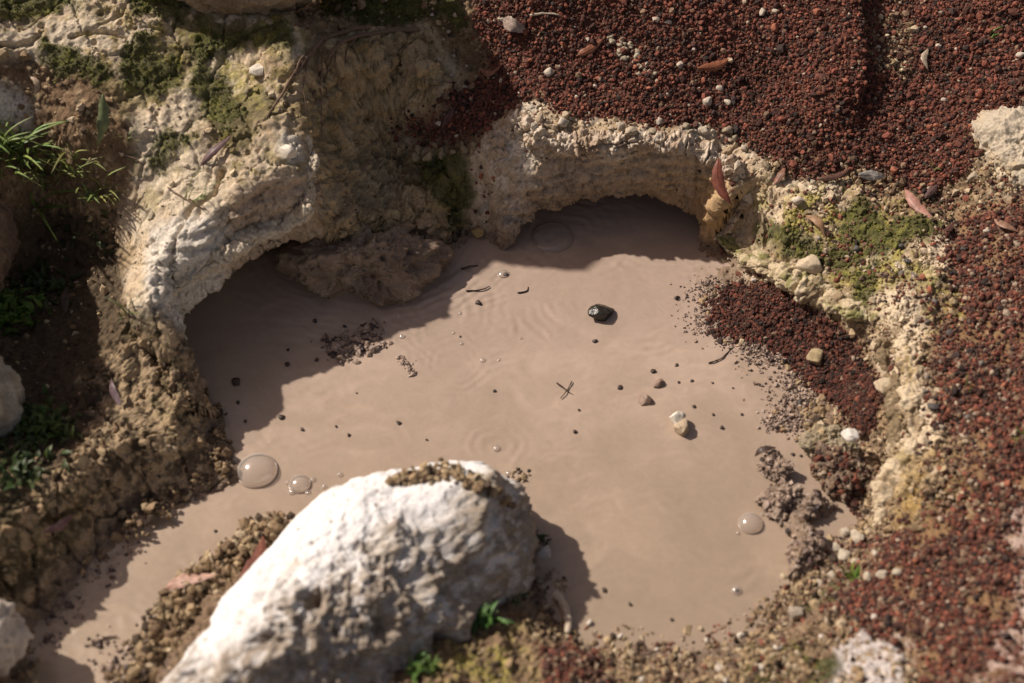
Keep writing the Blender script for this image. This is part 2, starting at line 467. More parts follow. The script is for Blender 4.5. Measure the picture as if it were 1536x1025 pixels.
clod = np.clip(.5 - cr1, 0, 1) * (w1 > .62) * .016 + np.clip(.5 - cr2, 0, 1) * (w2 > .5) * .006
d_soil = r1 * .028 - (rough1 - .2) * .016 + rough2 * .008 + clod - seam * .018 * m_soilL[I] - .004
d_soil *= 1 - .55 * m_dirt[I]
d_red = r1 * .012 + fbm(PI_, .03, 2, .5, 4.4) * .004
shore = sstep(-.01, .05, s[I] + k[I] * .1)
lowshore = .3 + .7 * sstep(-.02, .09, s[I])
disp[I] = (d_rock * rk + (d_soil * m_soil[I] * lowshore + d_red * m_red[I] * (.3 + .7 * shore)) * (1 - rk))
mossb = fbm(PI_, .02, 3, .6, 7.7)
wb_ = mask(R_whiteBR, .012, 1.0)[I]
disp[I] += wb_ * (.006 + .005 * fbm(PI_, .04, 3, .5, 95.0)) - wb_ * d_soil * m_soil[I] * .7
disp[I] += m_moss[I] * (.004 + mossb * .004) * (1 - face[I])
# cracks
for c in CRACKS:
    V = [hit(*p)[:2] for p in c]
    dm = np.full(len(I), 9.0)
    xx, yy = PI_[:, 0] + wob[I] * .35, PI_[:, 1] + wob[I] * -.35
    for a, b in zip(V[:-1], V[1:]):
        e = b - a
        tt = np.clip(((xx - a[0]) * e[0] + (yy - a[1]) * e[1]) / (e @ e), 0, 1)
        dm = np.minimum(dm, np.hypot(xx - a[0] - tt * e[0], yy - a[1] - tt * e[1]))
    disp[I] -= sstep(.0075, .001, dm) * .014
P += Nn * disp[:, None]
G = P.reshape(NY, NX, 3)
du = np.gradient(G, axis=1); dv = np.gradient(G, axis=0)
Nn = np.cross(du, dv).reshape(-1, 3)
Nn /= np.linalg.norm(Nn, axis=1)[:, None] + 1e-12

# ------------------------------------------------------------------ colours of the ground itself
C = np.zeros((len(x), 3))
n1 = np.zeros(len(x)); n1[near] = fbm(P[near], .12, 5, .6, 11.1)
n2 = np.zeros(len(x)); n2[near] = fbm(P[near], .03, 4, .6, 12.7)
n3 = np.zeros(len(x)); n3[near] = fbm(P[near], .008, 3, .6, 14.7)


def mix(c, m, strength=1.0):
    global C
    m = np.clip(m * strength, 0, 1)[:, None]
    C = C * (1 - m) + np.array(c)[None] * m


C[:] = (.20, .135, .08)
mix((.30, .215, .125), sstep(-.15, .25, n2))
mix((.10, .068, .043), sstep(.05, .4, n1))
mix((.55, .44, .305), m_rock)
mix((.58, .50, .38), m_rock * sstep(0, .35, n1))
mix((.36, .26, .14), m_rock * sstep(.02, .4, -n1 + n2 * .4), .85)
mix((.20, .14, .085), m_rock * sstep(.18, .42, n2 + .25 * n1), .6)
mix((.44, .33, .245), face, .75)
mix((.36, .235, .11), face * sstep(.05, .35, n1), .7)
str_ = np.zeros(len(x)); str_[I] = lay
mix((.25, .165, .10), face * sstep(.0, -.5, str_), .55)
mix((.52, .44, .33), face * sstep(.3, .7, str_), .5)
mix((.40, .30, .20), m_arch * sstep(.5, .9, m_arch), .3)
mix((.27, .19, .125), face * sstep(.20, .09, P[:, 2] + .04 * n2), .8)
mix((.60, .53, .43), m_arch * sstep(.2, .235, P[:, 2] + .02 * n2) * sstep(-.2, .15, n1 + n2 * .5), .8)
mix((.18, .115, .065), m_dirt, .85)
mix((.30, .22, .13), m_dirt * sstep(.05, .35, n2))
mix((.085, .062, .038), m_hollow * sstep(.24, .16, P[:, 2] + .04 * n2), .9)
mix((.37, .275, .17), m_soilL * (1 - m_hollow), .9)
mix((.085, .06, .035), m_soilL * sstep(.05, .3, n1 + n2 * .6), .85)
nm = np.zeros(len(x)); nm[near] = fbm(P[near], .13, 5, .62, 81.0)
mix((.125, .105, .042), m_rockL * (1 - face) * sstep(.29, .34, P[:, 2]) * sstep(.02, .2, nm), .85)
mix((.26, .225, .07), m_rockL * (1 - face) * sstep(.22, .30, P[:, 2]) * sstep(.02, .25, -nm + n2 * .5), .5)
mix((.62, .57, .50), mask(R_white1, .02, 1.0)); mix((.60, .55, .47), mask(R_whiteL, .02, .8)); mix((.72, .66, .55), mask(R_nub, .012, .6))
mix((.60, .51, .38), np.maximum(mask(R_paleA, .02, 1.0), mask(R_paleB, .02, 1.2) * sstep(.25, -.05, n2)), .85)
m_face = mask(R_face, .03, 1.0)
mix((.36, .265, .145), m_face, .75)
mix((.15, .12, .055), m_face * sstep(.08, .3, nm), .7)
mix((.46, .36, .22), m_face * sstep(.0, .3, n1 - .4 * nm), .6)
mix((.62, .56, .48), mask(R_litShoulder, .035, 1.6) * sstep(-.2, .2, n2), .75)  # sunlit brightness of the arch's left shoulder, painted in as paler colour
mix((.43, .27, .11), sstep(-.35, .2, str_ + n2) * np.maximum(mask(R_ochre, .03, 1.2), .6 * mask(R_ochre2, .03, 1.0)), .6)
mix((.38, .26, .09), mask(R_ochreR, .05, 1.6), .75)
mix((.22, .16, .09), m_rim * sstep(-.16, .16, nm + .5 * n2), .8)
mix((.60, .50, .36), np.maximum.reduce([mask(R_paleR, .01, .4), mask(R_paleR2, .015, .7), .8 * mask(R_paleR3, .03, 1.0)]), .9)
mix((.60, .52, .38), mask(R_paleE, .03, 1.0), .9)
m_wbr = mask(R_whiteBR, .03, 1.9)
mix((.11, .046, .032), m_red, .9)
rv0 = fbm(P, .10, 3, .6, 27.0) * near
mix((.24, .15, .075), m_red * (x > .3) * (P[:, 1] < .45) * sstep(-.02, .28, rv0), .85)
mix((.26, .14, .09), m_red * m_bare)
mix((.24, .17, .095), m_bare * sstep(-.1, .2, n2), .7)
spk_ = np.zeros(len(x)); spk_[near] = fbm(P[near] + 5.0, .012, 3, .7, 62.0)
mix((.56, .51, .48), m_wbr * sstep(.35, -.1, n2 + spk_), .95)
mix((.44, .335, .285), mask(R_pink, .03, 1.0) * sstep(-.3, .1, n2), .9)
mix((.34, .30, .07), m_lich * sstep(-.15, .2, n2 + n1 * .5) * (1 - m_red) * (1 - face) * (1 - .6 * m_soilL), .75)
mix((.075, .075, .024), m_moss * (1 - face * .6), .92)
mix((.17, .165, .04), m_moss * sstep(.05, .35, n2), .7)
spk = np.zeros(len(x)); spk[near] = fbm(P[near] + 3.0, .011, 3, .7, 61.0)
mix((.13, .09, .055), m_rock * sstep(.22, .5, spk + .5 * n2), .75)
mix((.055, .04, .026), m_soil * sstep(.10, .42, spk + .6 * n2), .8)
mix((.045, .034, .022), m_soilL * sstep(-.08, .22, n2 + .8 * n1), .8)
wet = sstep(.075, .0, P[:, 2] - .012 * n1) * (1 - face * .3)
wet[P[:, 2] < -.2] = 0
mix((.25, .17, .12), wet * (1 - m_red), .5)
mix((.12, .085, .062), sstep(.035, .008, P[:, 2] + .010 * n2) * (P[:, 2] > -.1) * (1 - m_red), .6)
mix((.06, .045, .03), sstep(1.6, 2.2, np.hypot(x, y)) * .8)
C *= (1 + .22 * n2 + .28 * n3)[:, None]
C = np.clip(C, .006, .9)

# ------------------------------------------------------------------ mesh helpers


def tag(o, label=None, cat=None, group=None, kind=None):
    if label: o['label'] = label
    if cat: o['category'] = cat
    if group: o['group'] = group
    if kind: o['kind'] = kind
    return o


def mesh_np(name, V, F, mat=None, smooth=True, col=None, extra=None, parent=None, normals=None):
    """V (n,3), F (m,3 or 4) arrays -> one object"""
    V = np.asarray(V, np.float32); F = np.asarray(F, np.int32)
    me = bpy.data.meshes.new(name)
    me.vertices.add(len(V)); me.vertices.foreach_set('co', V.ravel())
    m, q = F.shape
    me.loops.add(m * q); me.loops.foreach_set('vertex_index', F.ravel())
    me.polygons.add(m)
    me.polygons.foreach_set('loop_start', np.arange(0, m * q, q, dtype=np.int32))
    me.polygons.foreach_set('use_smooth', np.full(m, smooth, bool))
    me.update(calc_edges=True)
    if col is not None:
        a = me.attributes.new('Col', 'FLOAT_COLOR', 'POINT')
        a.data.foreach_set('color', np.c_[col, np.ones(len(V))].astype(np.float32).ravel())
    for kx, vx in (extra or {}).items():
        a = me.attributes.new(kx, 'FLOAT', 'POINT'); a.data.foreach_set('value', np.asarray(vx, np.float32))
    if normals is not None:
        me.normals_split_custom_set_from_vertices(np.asarray(normals, np.float32))
    if mat: me.materials.append(mat)
    o = bpy.data.objects.new(name, me); COL.objects.link(o)
    if parent: o.parent = parent
    return o


def rebase(o):
    """put the object's origin at the foot of its mesh"""
    me = o.data
    v = np.empty(len(me.vertices) * 3, np.float32); me.vertices.foreach_get('co', v); v = v.reshape(-1, 3)
    b = np.array([(v[:, 0].min() + v[:, 0].max()) / 2, (v[:, 1].min() + v[:, 1].max()) / 2, v[:, 2].min()], np.float32)
    me.vertices.foreach_set('co', (v - b).ravel()); me.update()
    o.location = [float(q) for q in b]
    return o


# ------------------------------------------------------------------ materials


def new_mat(name):
    m = bpy.data.materials.new(name); m.use_nodes = True
    nt = m.node_tree
    b = nt.nodes['Principled BSDF']
    return m, nt, b


def earth_mat(name, rough=.92, spec=.25, bump=.5, bscale=260, wetness=False, base=None, var=.35, bdist=.004):
    m, nt, b = new_mat(name)
    L, Nn_ = nt.links, nt.nodes
    tc = Nn_.new('ShaderNodeTexCoord')
    if base is None:
        a = Nn_.new('ShaderNodeAttribute'); a.attribute_name = 'Col'; csrc = a.outputs['Color']
    else:
        a = Nn_.new('ShaderNodeRGB'); a.outputs[0].default_value = (*base, 1); csrc = a.outputs[0]
    n = Nn_.new('ShaderNodeTexNoise'); n.inputs['Scale'].default_value = 170; n.inputs['Detail'].default_value = 6; n.inputs['Roughness'].default_value = .7
    L.new(tc.outputs['Object'], n.inputs['Vector'])
    mr = Nn_.new('ShaderNodeMapRange'); mr.inputs[1].default_value = .3; mr.inputs[2].default_value = .7; mr.inputs[3].default_value = 1 - var; mr.inputs[4].default_value = 1 + var
    L.new(n.outputs['Fac'], mr.inputs[0])
    mx = Nn_.new('ShaderNodeVectorMath'); mx.operation = 'SCALE'
    L.new(csrc, mx.inputs[0]); L.new(mr.outputs[0], mx.inputs['Scale'])
    L.new(mx.outputs[0], b.inputs['Base Color'])
    n2_ = Nn_.new('ShaderNodeTexNoise'); n2_.inputs['Scale'].default_value = bscale; n2_.inputs['Detail'].default_value = 5; n2_.inputs['Roughness'].default_value = .65
    L.new(tc.outputs['Object'], n2_.inputs['Vector'])
    bp = Nn_.new('ShaderNodeBump'); bp.inputs['Strength'].default_value = bump; bp.inputs['Distance'].default_value = bdist
    L.new(n2_.outputs['Fac'], bp.inputs['Height']); L.new(bp.outputs[0], b.inputs['Normal'])
    b.inputs['Specular IOR Level'].default_value = spec
    if wetness:
        w = Nn_.new('ShaderNodeAttribute'); w.attribute_name = 'wet'
        r = Nn_.new('ShaderNodeMapRange'); r.inputs[3].default_value = rough; r.inputs[4].default_value = .5
        L.new(w.outputs['Fac'], r.inputs[0]); L.new(r.outputs[0], b.inputs['Roughness'])
    else:
        b.inputs['Roughness'].default_value = rough
    return m


M_earth = earth_mat('earth', wetness=True)
M_rock = earth_mat('pale_rock', bump=.6, bscale=200)
M_grain = earth_mat('scoria', rough=.85, spec=.3, bump=.4, bscale=600, var=.3, bdist=.001)
M_stone = earth_mat('stone', rough=.85, bump=.6, bscale=300, var=.25, bdist=.002)
M_wet = earth_mat('wet_mud_stone', rough=.42, spec=.45, bump=.5, bscale=220, var=.3)
M_dark = earth_mat('wet_dark_stone', rough=.22, spec=.6, bump=.4, bscale=180, var=.3)

# ------------------------------------------------------------------ terrain, split into ground and rock outcrops
idx = np.arange(NX * NY).reshape(NY, NX)
Q = np.stack([idx[:-1, :-1], idx[:-1, 1:], idx[1:, 1:], idx[1:, :-1]], -1).reshape(-1, 4)
sm = s[Q].max(1)
Q = Q[sm > -w0 * 1.15]
qc = P[Q].mean(1)
cls = np.zeros(len(Q), int)
fm = (face[Q].mean(1) > .2) | (s[Q].mean(1) < 0) & (k[Q].mean(1) > .3)
q0x, q0y = x[Q].mean(1), y[Q].mean(1)
rl, ra, rr = m_rockL[Q].mean(1), m_arch[Q].mean(1), m_rim[Q].mean(1)
nonred = m_red[Q].mean(1) < .5
cls[(rl > .5) & nonred] = 1
cls[(ra > .5) & nonred & (ra >= rl)] = 2
cls[(rr > .5) & nonred & (rr > ra)] = 3
for c, nm, lb in ((0, 'ground', None), (1, 'rock_outcrop', 'large pale mossy rock outcrop hanging over the left of the mud pool'),
                  (2, 'rock_arch', 'low cream rock arch with a dark cave mouth at the back of the mud pool'),
                  (3, 'rock_bank', 'cream and mossy rock bank along the right side of the pool behind the gravel fan')):
    f_ = Q[cls == c]
    u, inv = np.unique(f_, return_inverse=True)
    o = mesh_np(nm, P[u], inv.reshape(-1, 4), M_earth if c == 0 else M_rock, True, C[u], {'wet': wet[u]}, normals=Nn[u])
    if c == 0: tag(o, kind='structure')
    else: tag(o, lb, 'rock')

# fine ground lookup for placing things: highest fine point near x, y
fine_ok = near & (s > -.001)


def ground_z(X, Y):
    ix = np.clip(np.searchsorted(gx, X), 0, NX - 1); iy = np.clip(np.searchsorted(gy, Y), 0, NY - 1)
    return ix, iy


pix_u, pix_v = project(P)
# lookup by sight line: nearest visible fine vertex in a coarse pixel table
_vis = np.nonzero(near & (s > -.002) & (pix_u > -60) & (pix_u < 1600) & (pix_v > -60) & (pix_v < 1090))[0]
_dep = (P[_vis] - CAM) @ FW
_bx = ((pix_u[_vis] + 60) / 4).astype(int); _by = ((pix_v[_vis] + 60) / 4).astype(int)
_key = _by * 420 + _bx
_o = np.lexsort((_dep, _key))
_first = np.r_[True, _key[_o][1:] != _key[_o][:-1]]
SURF = dict(zip(_key[_o][_first].tolist(), _vis[_o][_first].tolist()))


def on(px, py):
    """ground point (and normal) seen at a photograph pixel; mud level where the pool is"""
    for r in range(0, 4):
        for dy in range(-r, r + 1):
            for dx in range(-r, r + 1):
                j = SURF.get((int((py + 60) / 4) + dy) * 420 + int((px + 60) / 4) + dx)
                if j is not None:
                    p0 = at(px, py, 0.0)
                    if P[j][2] < 0: return p0, np.array([0, 0, 1.])
                    return P[j].copy(), Nn[j].copy()
    return at(px, py, 0.0), np.array([0, 0, 1.])


# ------------------------------------------------------------------ the mud
mx_, my_ = np.arange(-1.5, 1.0, .0045), np.arange(-1.3, .95, .0045)
MX, MY = np.meshgrid(mx_, my_)
mu, mv = MX.ravel(), MY.ravel()
MP = np.c_[mu, mv, np.zeros_like(mu)]
warp = fbm(MP, .22, 3, .5, 2.4)
warp2 = fbm(MP, .07, 3, .5, 6.4)
mz = warp * .0022
brk = fbm(MP, .13, 3, .55, 8.8)
folds = np.sin((mu * .5 + mv * 1.0 + warp * .12 + warp2 * .018) * 2 * pi / .034)
mz += folds * .00045 * sstep(.0, .3, fbm(MP, .28, 2, .5, 15.5))
mz += fbm(MP, .05, 2, .5, 19.0) * .0003


def rings(px, py, r0, r1, lam, amp, ang=None):
    """ripple rings frozen in the mud round a point"""
    global mz
    c = at(px, py)
    d = np.hypot(mu - c[0], mv - c[1]) + warp2 * .020
    w = sstep(r0 - lam, r0, d) * sstep(r1 + lam, r1, d)
    if ang is not None:
        th = np.arctan2(mv - c[1], mu - c[0])
        w = w * sstep(ang[1] / 2, ang[1] / 2 * .5, np.abs((th - ang[0] + pi) % (2 * pi) - pi))
    w = w * sstep(-.35, .3, brk)
    mz = mz + amp * .8 * np.sin(d / lam * 2 * pi) * w


for cpx, cpy, r0_, r1_, a0_, aw_ in ((560, 330, .26, .36, -50, 1.5), (640, 300, .30, .40, -42, 1.3), (1010, 330, .16, .22, -100, 1.8), (700, 480, .10, .17, -150, 2.2)):
    rings(cpx, cpy, r0_, r1_, .023, .0012, (radians(a0_), aw_))
rings(690, 545, .0, .075, .021, .0007)
rings(660, 470, .05, .18, .028, .0008, (radians(20), 2.4))
rings(745, 672, .012, .062, .026, .0006)
rings(960, 455, .10, .17, .026, .0009, (radians(-85), 1.9))
rings(960, 430, .12, .17, .022, .0010, (radians(-10), 1.6))
rings(500, 700, .13, .20, .03, .0007, (radians(60), 1.6))
rings(850, 350, .05, .16, .03, .0009)
rings(870, 450, .03, .22, .025, .0009, (radians(215), 1.2))
q1 = np.c_[mu + .10 * fbm(MP, .25, 3, .5, 51.0) + .025 * warp2, mv + .10 * fbm(MP, .25, 3, .5, 53.0), np.zeros_like(mu)]
sw = fbm(q1 * np.array([.6, 1.5, 1]), .10, 4, .55, 55.0, 'ridge')
sw2 = fbm(q1, .30, 3, .5, 57.0)
swirl = np.clip(.5 + .35 * sstep(.25, .8, sw) * sstep(-.1, .2, sw2) - .25 * sstep(.1, -.6, sw) + .9 * sw2 * .5, 0, 1)
mz += sstep(.45, .85, sw) * sstep(-.05, .25, sw2) * .0009
mud_o = mesh_np('mud_pool', np.c_[mu, mv, mz], np.stack([(i_ := np.arange(len(mu)).reshape(MX.shape))[:-1, :-1], i_[:-1, 1:], i_[1:, 1:], i_[1:, :-1]], -1).reshape(-1, 4), extra={'swirl': swirl})
tag(mud_o, kind='structure')
M_mud, nt, b = new_mat('grey_brown_mud')
tc = nt.nodes.new('ShaderNodeTexCoord')
n = nt.nodes.new('ShaderNodeTexNoise'); n.inputs['Scale'].default_value = 2.6; n.inputs['Detail'].default_value = 5; n.inputs['Roughness'].default_value = .6; n.inputs['Distortion'].default_value = 1.6
nt.links.new(tc.outputs['Object'], n.inputs['Vector'])
cr = nt.nodes.new('ShaderNodeValToRGB')
cr.color_ramp.elements[0].position = .3; cr.color_ramp.elements[0].color = (.388, .292, .229, 1)
cr.color_ramp.elements[1].position = .7; cr.color_ramp.elements[1].color = (.342, .260, .193, 1)
e = cr.color_ramp.elements.new(.5); e.color = (.412, .313, .249, 1)
nt.links.new(n.outputs['Fac'], cr.inputs[0])
n5 = nt.nodes.new('ShaderNodeTexNoise'); n5.inputs['Scale'].default_value = 28; n5.inputs['Detail'].default_value = 6; n5.inputs['Distortion'].default_value = 2.5
nt.links.new(tc.outputs['Object'], n5.inputs['Vector'])
mr = nt.nodes.new('ShaderNodeMapRange'); mr.inputs[1].default_value = .3; mr.inputs[2].default_value = .7; mr.inputs[3].default_value = .95; mr.inputs[4].default_value = 1.04
nt.links.new(n5.outputs['Fac'], mr.inputs[0])
sc = nt.nodes.new('ShaderNodeVectorMath'); sc.operation = 'SCALE'
sx = nt.nodes.new('ShaderNodeSeparateXYZ'); nt.links.new(tc.outputs['Object'], sx.inputs[0])
ad = nt.nodes.new('ShaderNodeMath'); ad.operation = 'MULTIPLY_ADD'; ad.inputs[1].default_value = .9
nt.links.new(n.outputs['Fac'], ad.inputs[0]); nt.links.new(sx.outputs['Y'], ad.inputs[2])
mg = nt.nodes.new('ShaderNodeMapRange'); mg.inputs[1].default_value = -.15; mg.inputs[2].default_value = .55; mg.inputs[3].default_value = .7; mg.inputs[4].default_value = 0
nt.links.new(ad.outputs[0], mg.inputs[0])
tn = nt.nodes.new('ShaderNodeMixRGB'); tn.inputs[2].default_value = (.302, .231, .160, 1)      # thinner tan silt towards the near end
nt.links.new(mg.outputs[0], tn.inputs[0]); nt.links.new(cr.outputs[0], tn.inputs[1])
sa = nt.nodes.new('ShaderNodeAttribute'); sa.attribute_name = 'swirl'
sr = nt.nodes.new('ShaderNodeMapRange'); sr.inputs[3].default_value = .86; sr.inputs[4].default_value = 1.14
nt.links.new(sa.outputs['Fac'], sr.inputs[0])
s2 = nt.nodes.new('ShaderNodeVectorMath'); s2.operation = 'SCALE'
nt.links.new(tn.outputs[0], s2.inputs[0]); nt.links.new(sr.outputs[0], s2.inputs['Scale'])
b.inputs['Coat Weight'].default_value = .35; b.inputs['Coat Roughness'].default_value = .12
nt.links.new(s2.outputs[0], sc.inputs[0]); nt.links.new(mr.outputs[0], sc.inputs['Scale']); nt.links.new(sc.outputs[0], b.inputs['Base Color'])
b.inputs['Roughness'].default_value = .30; b.inputs['Specular IOR Level'].default_value = .5
n6 = nt.nodes.new('ShaderNodeTexNoise'); n6.inputs['Scale'].default_value = 60; n6.inputs['Detail'].default_value = 5; n6.inputs['Distortion'].default_value = 1.2
nt.links.new(tc.outputs['Object'], n6.inputs['Vector'])
bp = nt.nodes.new('ShaderNodeBump'); bp.inputs['Strength'].default_value = .06; bp.inputs['Distance'].default_value = .003
nt.links.new(n6.outputs['Fac'], bp.inputs['Height']); nt.links.new(bp.outputs[0], b.inputs['Normal'])
mud_o.data.materials.append(M_mud)

# ------------------------------------------------------------------ grains (gravel, crumbs)
_ph = (1 + 5 ** .5) / 2
ICO_V = np.array([(-1, _ph, 0), (1, _ph, 0), (-1, -_ph, 0), (1, -_ph, 0), (0, -1, _ph), (0, 1, _ph), (0, -1, -_ph), (0, 1, -_ph), (_ph, 0, -1), (_ph, 0, 1), (-_ph, 0, -1), (-_ph, 0, 1)], float)
ICO_V /= np.linalg.norm(ICO_V[0])
ICO_F = np.array([(0, 11, 5), (0, 5, 1), (0, 1, 7), (0, 7, 10), (0, 10, 11), (1, 5, 9), (5, 11, 4), (11, 10, 2), (10, 7, 6), (7, 1, 8), (3, 9, 4), (3, 4, 2), (3, 2, 6), (3, 6, 8), (3, 8, 9), (4, 9, 5), (2, 4, 11), (6, 2, 10), (8, 6, 7), (9, 8, 1)])


def rand_rot(n):
    q = rng.normal(size=(n, 4)); q /= np.linalg.norm(q, axis=1)[:, None]
    w, a, b_, c = q.T
    return np.stack([np.stack([1 - 2 * (b_ * b_ + c * c), 2 * (a * b_ - c * w), 2 * (a * c + b_ * w)], -1),
                     np.stack([2 * (a * b_ + c * w), 1 - 2 * (a * a + c * c), 2 * (b_ * c - a * w)], -1),
                     np.stack([2 * (a * c - b_ * w), 2 * (b_ * c + a * w), 1 - 2 * (a * a + b_ * b_)], -1)], 1)


def grains(name, pos, rad, cols, mat, jit=.28, aniso=.35, smooth=False):
    n = len(pos)
    if n == 0: return None
    T = ICO_V[None] * (1 + rng.uniform(-jit, jit, (n, 12, 1))) * rng.uniform(1 - aniso, 1 + aniso * .6, (n, 1, 3))
    T = np.einsum('nij,nkj->nki', rand_rot(n), T) * rad[:, None, None] + pos[:, None]
    F = (ICO_F[None] + (np.arange(n) * 12)[:, None, None]).reshape(-1, 3)
    return mesh_np(name, T.reshape(-1, 3), F, mat, smooth, np.repeat(cols, 12, 0))


vis = near & (pix_u > -130) & (pix_u < 1670) & (pix_v > -110) & (pix_v < 1130)


def scatter(weight, n, lift, rad_mean, rad_sig, rmin, rmax):
    c = np.nonzero(vis & (weight > .02) & (s > -.004))[0]
    w = weight[c] / weight[c].sum()
    j = rng.choice(c, n, p=w)
    rad = np.clip(rad_mean * np.exp(rng.normal(0, rad_sig, n)), rmin, rmax)
    jx = rng.uniform(-.0015, .0015, (n, 3))
    pos = P[j] + jx + Nn[j] * (rad * rng.uniform(lift[0], lift[1], n))[:, None]
    return j, pos, rad


PAL = np.array([(.078, .036, .027), (.130, .048, .033), (.200, .068, .044), (.27, .10, .06), (.045, .030, .026), (.20, .13, .085), (.38, .30, .22)])


def red_cols(n, w):
    c = PAL[rng.choice(len(PAL), n, p=np.array(w) / sum(w))]
    return c * rng.uniform(.6, 1.25, (n, 1))


W_UP = mask(R_up, .02, .8) * (1 - .75 * m_bare)
W_UP[x < -.02] *= .9
j, pos, rad = scatter(W_UP, 78000, (-.2, .9), .0028, .42, .0013, .011)
gv = (1 + .55 * fbm(pos, .16, 4, .6, 44.0))[:, None]
tag(grains('red_gravel', pos, rad, red_cols(len(pos), (24, 30, 22, 7, 12, 5, .9)) * gv, M_grain), 'dark red scoria gravel covering the slope above the rock arch', 'gravel', kind='stuff')
W_B = np.maximum(mask(R_beach, .014, .6, -.004), mask(R_slip, .02, 1.0))
j, pos, rad = scatter(W_B, 15000, (-.2, .9), .0029, .36, .0015, .008)
tag(grains('red_gravel', pos, rad, red_cols(len(pos), (26, 30, 18, 5, 16, 4, .8)) * .68, M_grain), 'small fan of red gravel sliding into the right edge of the mud', 'gravel', kind='stuff')
rv_ = fbm(P, .10, 3, .6, 27.0) * near
W_R = (.16 + .84 * sstep(.28, -.06, rv_)) * np.maximum(mask(R_right, .035, 1.8), mask(R_low, .02, 1.2)) * (1 - .93 * mask(R_pink, .03, 1.0)) * (1 - m_wbr)
j, pos, rad = scatter(W_R, 42000, (-.2, .9), .0030, .42, .0014, .0095)
tag(grains('red_gravel', pos, rad, red_cols(len(pos), (22, 24, 16, 6, 12, 20, 4)), M_grain), 'loose red gravel with tan and dark grains right of the rock rim', 'gravel', kind='stuff')

# sparse dark and red grains that strayed onto rock, soil and mud edge
crn_ = sstep(-.15, .3, fbm(P * 1.0, .12, 3, .6, 25.0) * near)
stray = np.clip((m_rim * .8 + m_soil * sstep(.1, .5, P[:, 0]) + m_arch * .25) * (1 - face), 0, 1)
j, pos, rad = scatter(stray * (1 - m_red) * (.15 + crn_ ** 2) * (1 - .8 * m_wbr), 5200, (-.1, .5), .0030, .45, .0014, .008)
tag(grains('stray_gravel', pos, rad, red_cols(len(pos), (14, 18, 14, 8, 14, 26, 14)), M_grain), 'scattered grains strewn over the soil and rock right of the pool', 'gravel', kind='stuff')

# soil crumbs
PALS = np.array([(.36, .27, .16), (.27, .19, .11), (.17, .115, .07), (.07, .05, .034), (.46, .37, .25)])


def soil_cols(n, w=(30, 30, 20, 10, 8)):
    return PALS[rng.choice(5, n, p=np.array(w) / sum(w))] * rng.uniform(.75, 1.25, (n, 1))


crn = .15 + sstep(-.1, .3, fbm(P * 1.0, .08, 3, .6, 21.0) * near)
left = m_soil * crn * (x < .05) * (1 - m_hollow * .5) * (1 - m_moss * .5)
j, pos, rad = scatter(left, 6000, (-.6, .4), .0034, .6, .0013, .013)
tag(grains('soil_crumbs', pos, rad, soil_cols(len(pos)), M_stone, .42, .4, False), 'crumbly brown soil clods covering the bank left of the mud channel', 'soil', kind='stuff')
right = m_soil * crn * (x >= .05)
j, pos, rad = scatter(right * (1 - .4 * m_lich) * (1 - .9 * m_wbr), 14000, (-.5, .4), .0030, .52, .0012, .010)
tag(grains('soil_crumbs', pos, rad, soil_cols(len(pos), (30, 26, 18, 14, 14)), M_stone, .42, .4, False), 'crumbly tan earth along the lower right shore of the pool', 'soil', kind='stuff')
rocky = m_rock * crn * (1 - face * .7) * np.clip(.04 + m_arch * sstep(.2, .26, P[:, 2]) * .6 + m_rim * .25, 0, 1)
j, pos, rad = scatter(rocky, 6500, (-.5, .3), .0026, .6, .001, .010)
tag(grains('rock_crumbs', pos, rad, np.clip(C[j] * rng.uniform(.8, 1.25, (len(j), 1)), 0, .8), M_stone, .42, .4, False), 'pale rock crumbs loose on the outcrop, arch and rim', 'rubble', kind='stuff')

# moss
mw = m_moss * (1 - face * .7) * (1 - m_red * .8) + .12 * m_lich * sstep(.05, .3, n2) * (1 - face) * m_rim
j, pos, rad = scatter(mw, 22000, (-.3, .1), .0024, .35, .0012, .0045)
n = len(j); rad = rad * (1 - .35 * m_rim[j])
tri = np.array([(1, 0, 0), (-.5, .87, 0), (-.5, -.87, 0), (0, 0, 1.7)])
dirs = Nn[j] + rng.normal(0, .7, (n, 3)); dirs /= np.linalg.norm(dirs, axis=1)[:, None]
tx = np.cross(dirs, rng.normal(size=(n, 3))); tx /= np.linalg.norm(tx, axis=1)[:, None]; ty = np.cross(dirs, tx)
V = pos[:, None] + (tri[None, :, 0:1] * tx[:, None] * .45 + tri[None, :, 1:2] * ty[:, None] * .45 + tri[None, :, 2:3] * dirs[:, None] * .9) * rad[:, None, None]
F = (np.array([(0, 1, 3), (1, 2, 3), (2, 0, 3)])[None] + (np.arange(n) * 4)[:, None, None]).reshape(-1, 3)
mc = np.array([(.065, .075, .018), (.12, .13, .03), (.23, .22, .05), (.075, .065, .03)])[rng.choice(4, n, p=(.35, .35, .18, .12))] * rng.uniform(.7, 1.3, (n, 1))
mc = mc * (1 + m_rim[j][:, None] * np.array((.75, .9, .3))[None])
M_moss = earth_mat('moss', rough=.9, spec=.15, bump=.1, var=.2)
tag(mesh_np('moss', V.reshape(-1, 3), F, M_moss, True, np.repeat(mc, 4, 0)), 'short green and yellow moss growing in patches on the rocks', 'moss', kind='stuff')

# ------------------------------------------------------------------ rocks: smooth union of spheres, sampled radially, weathered


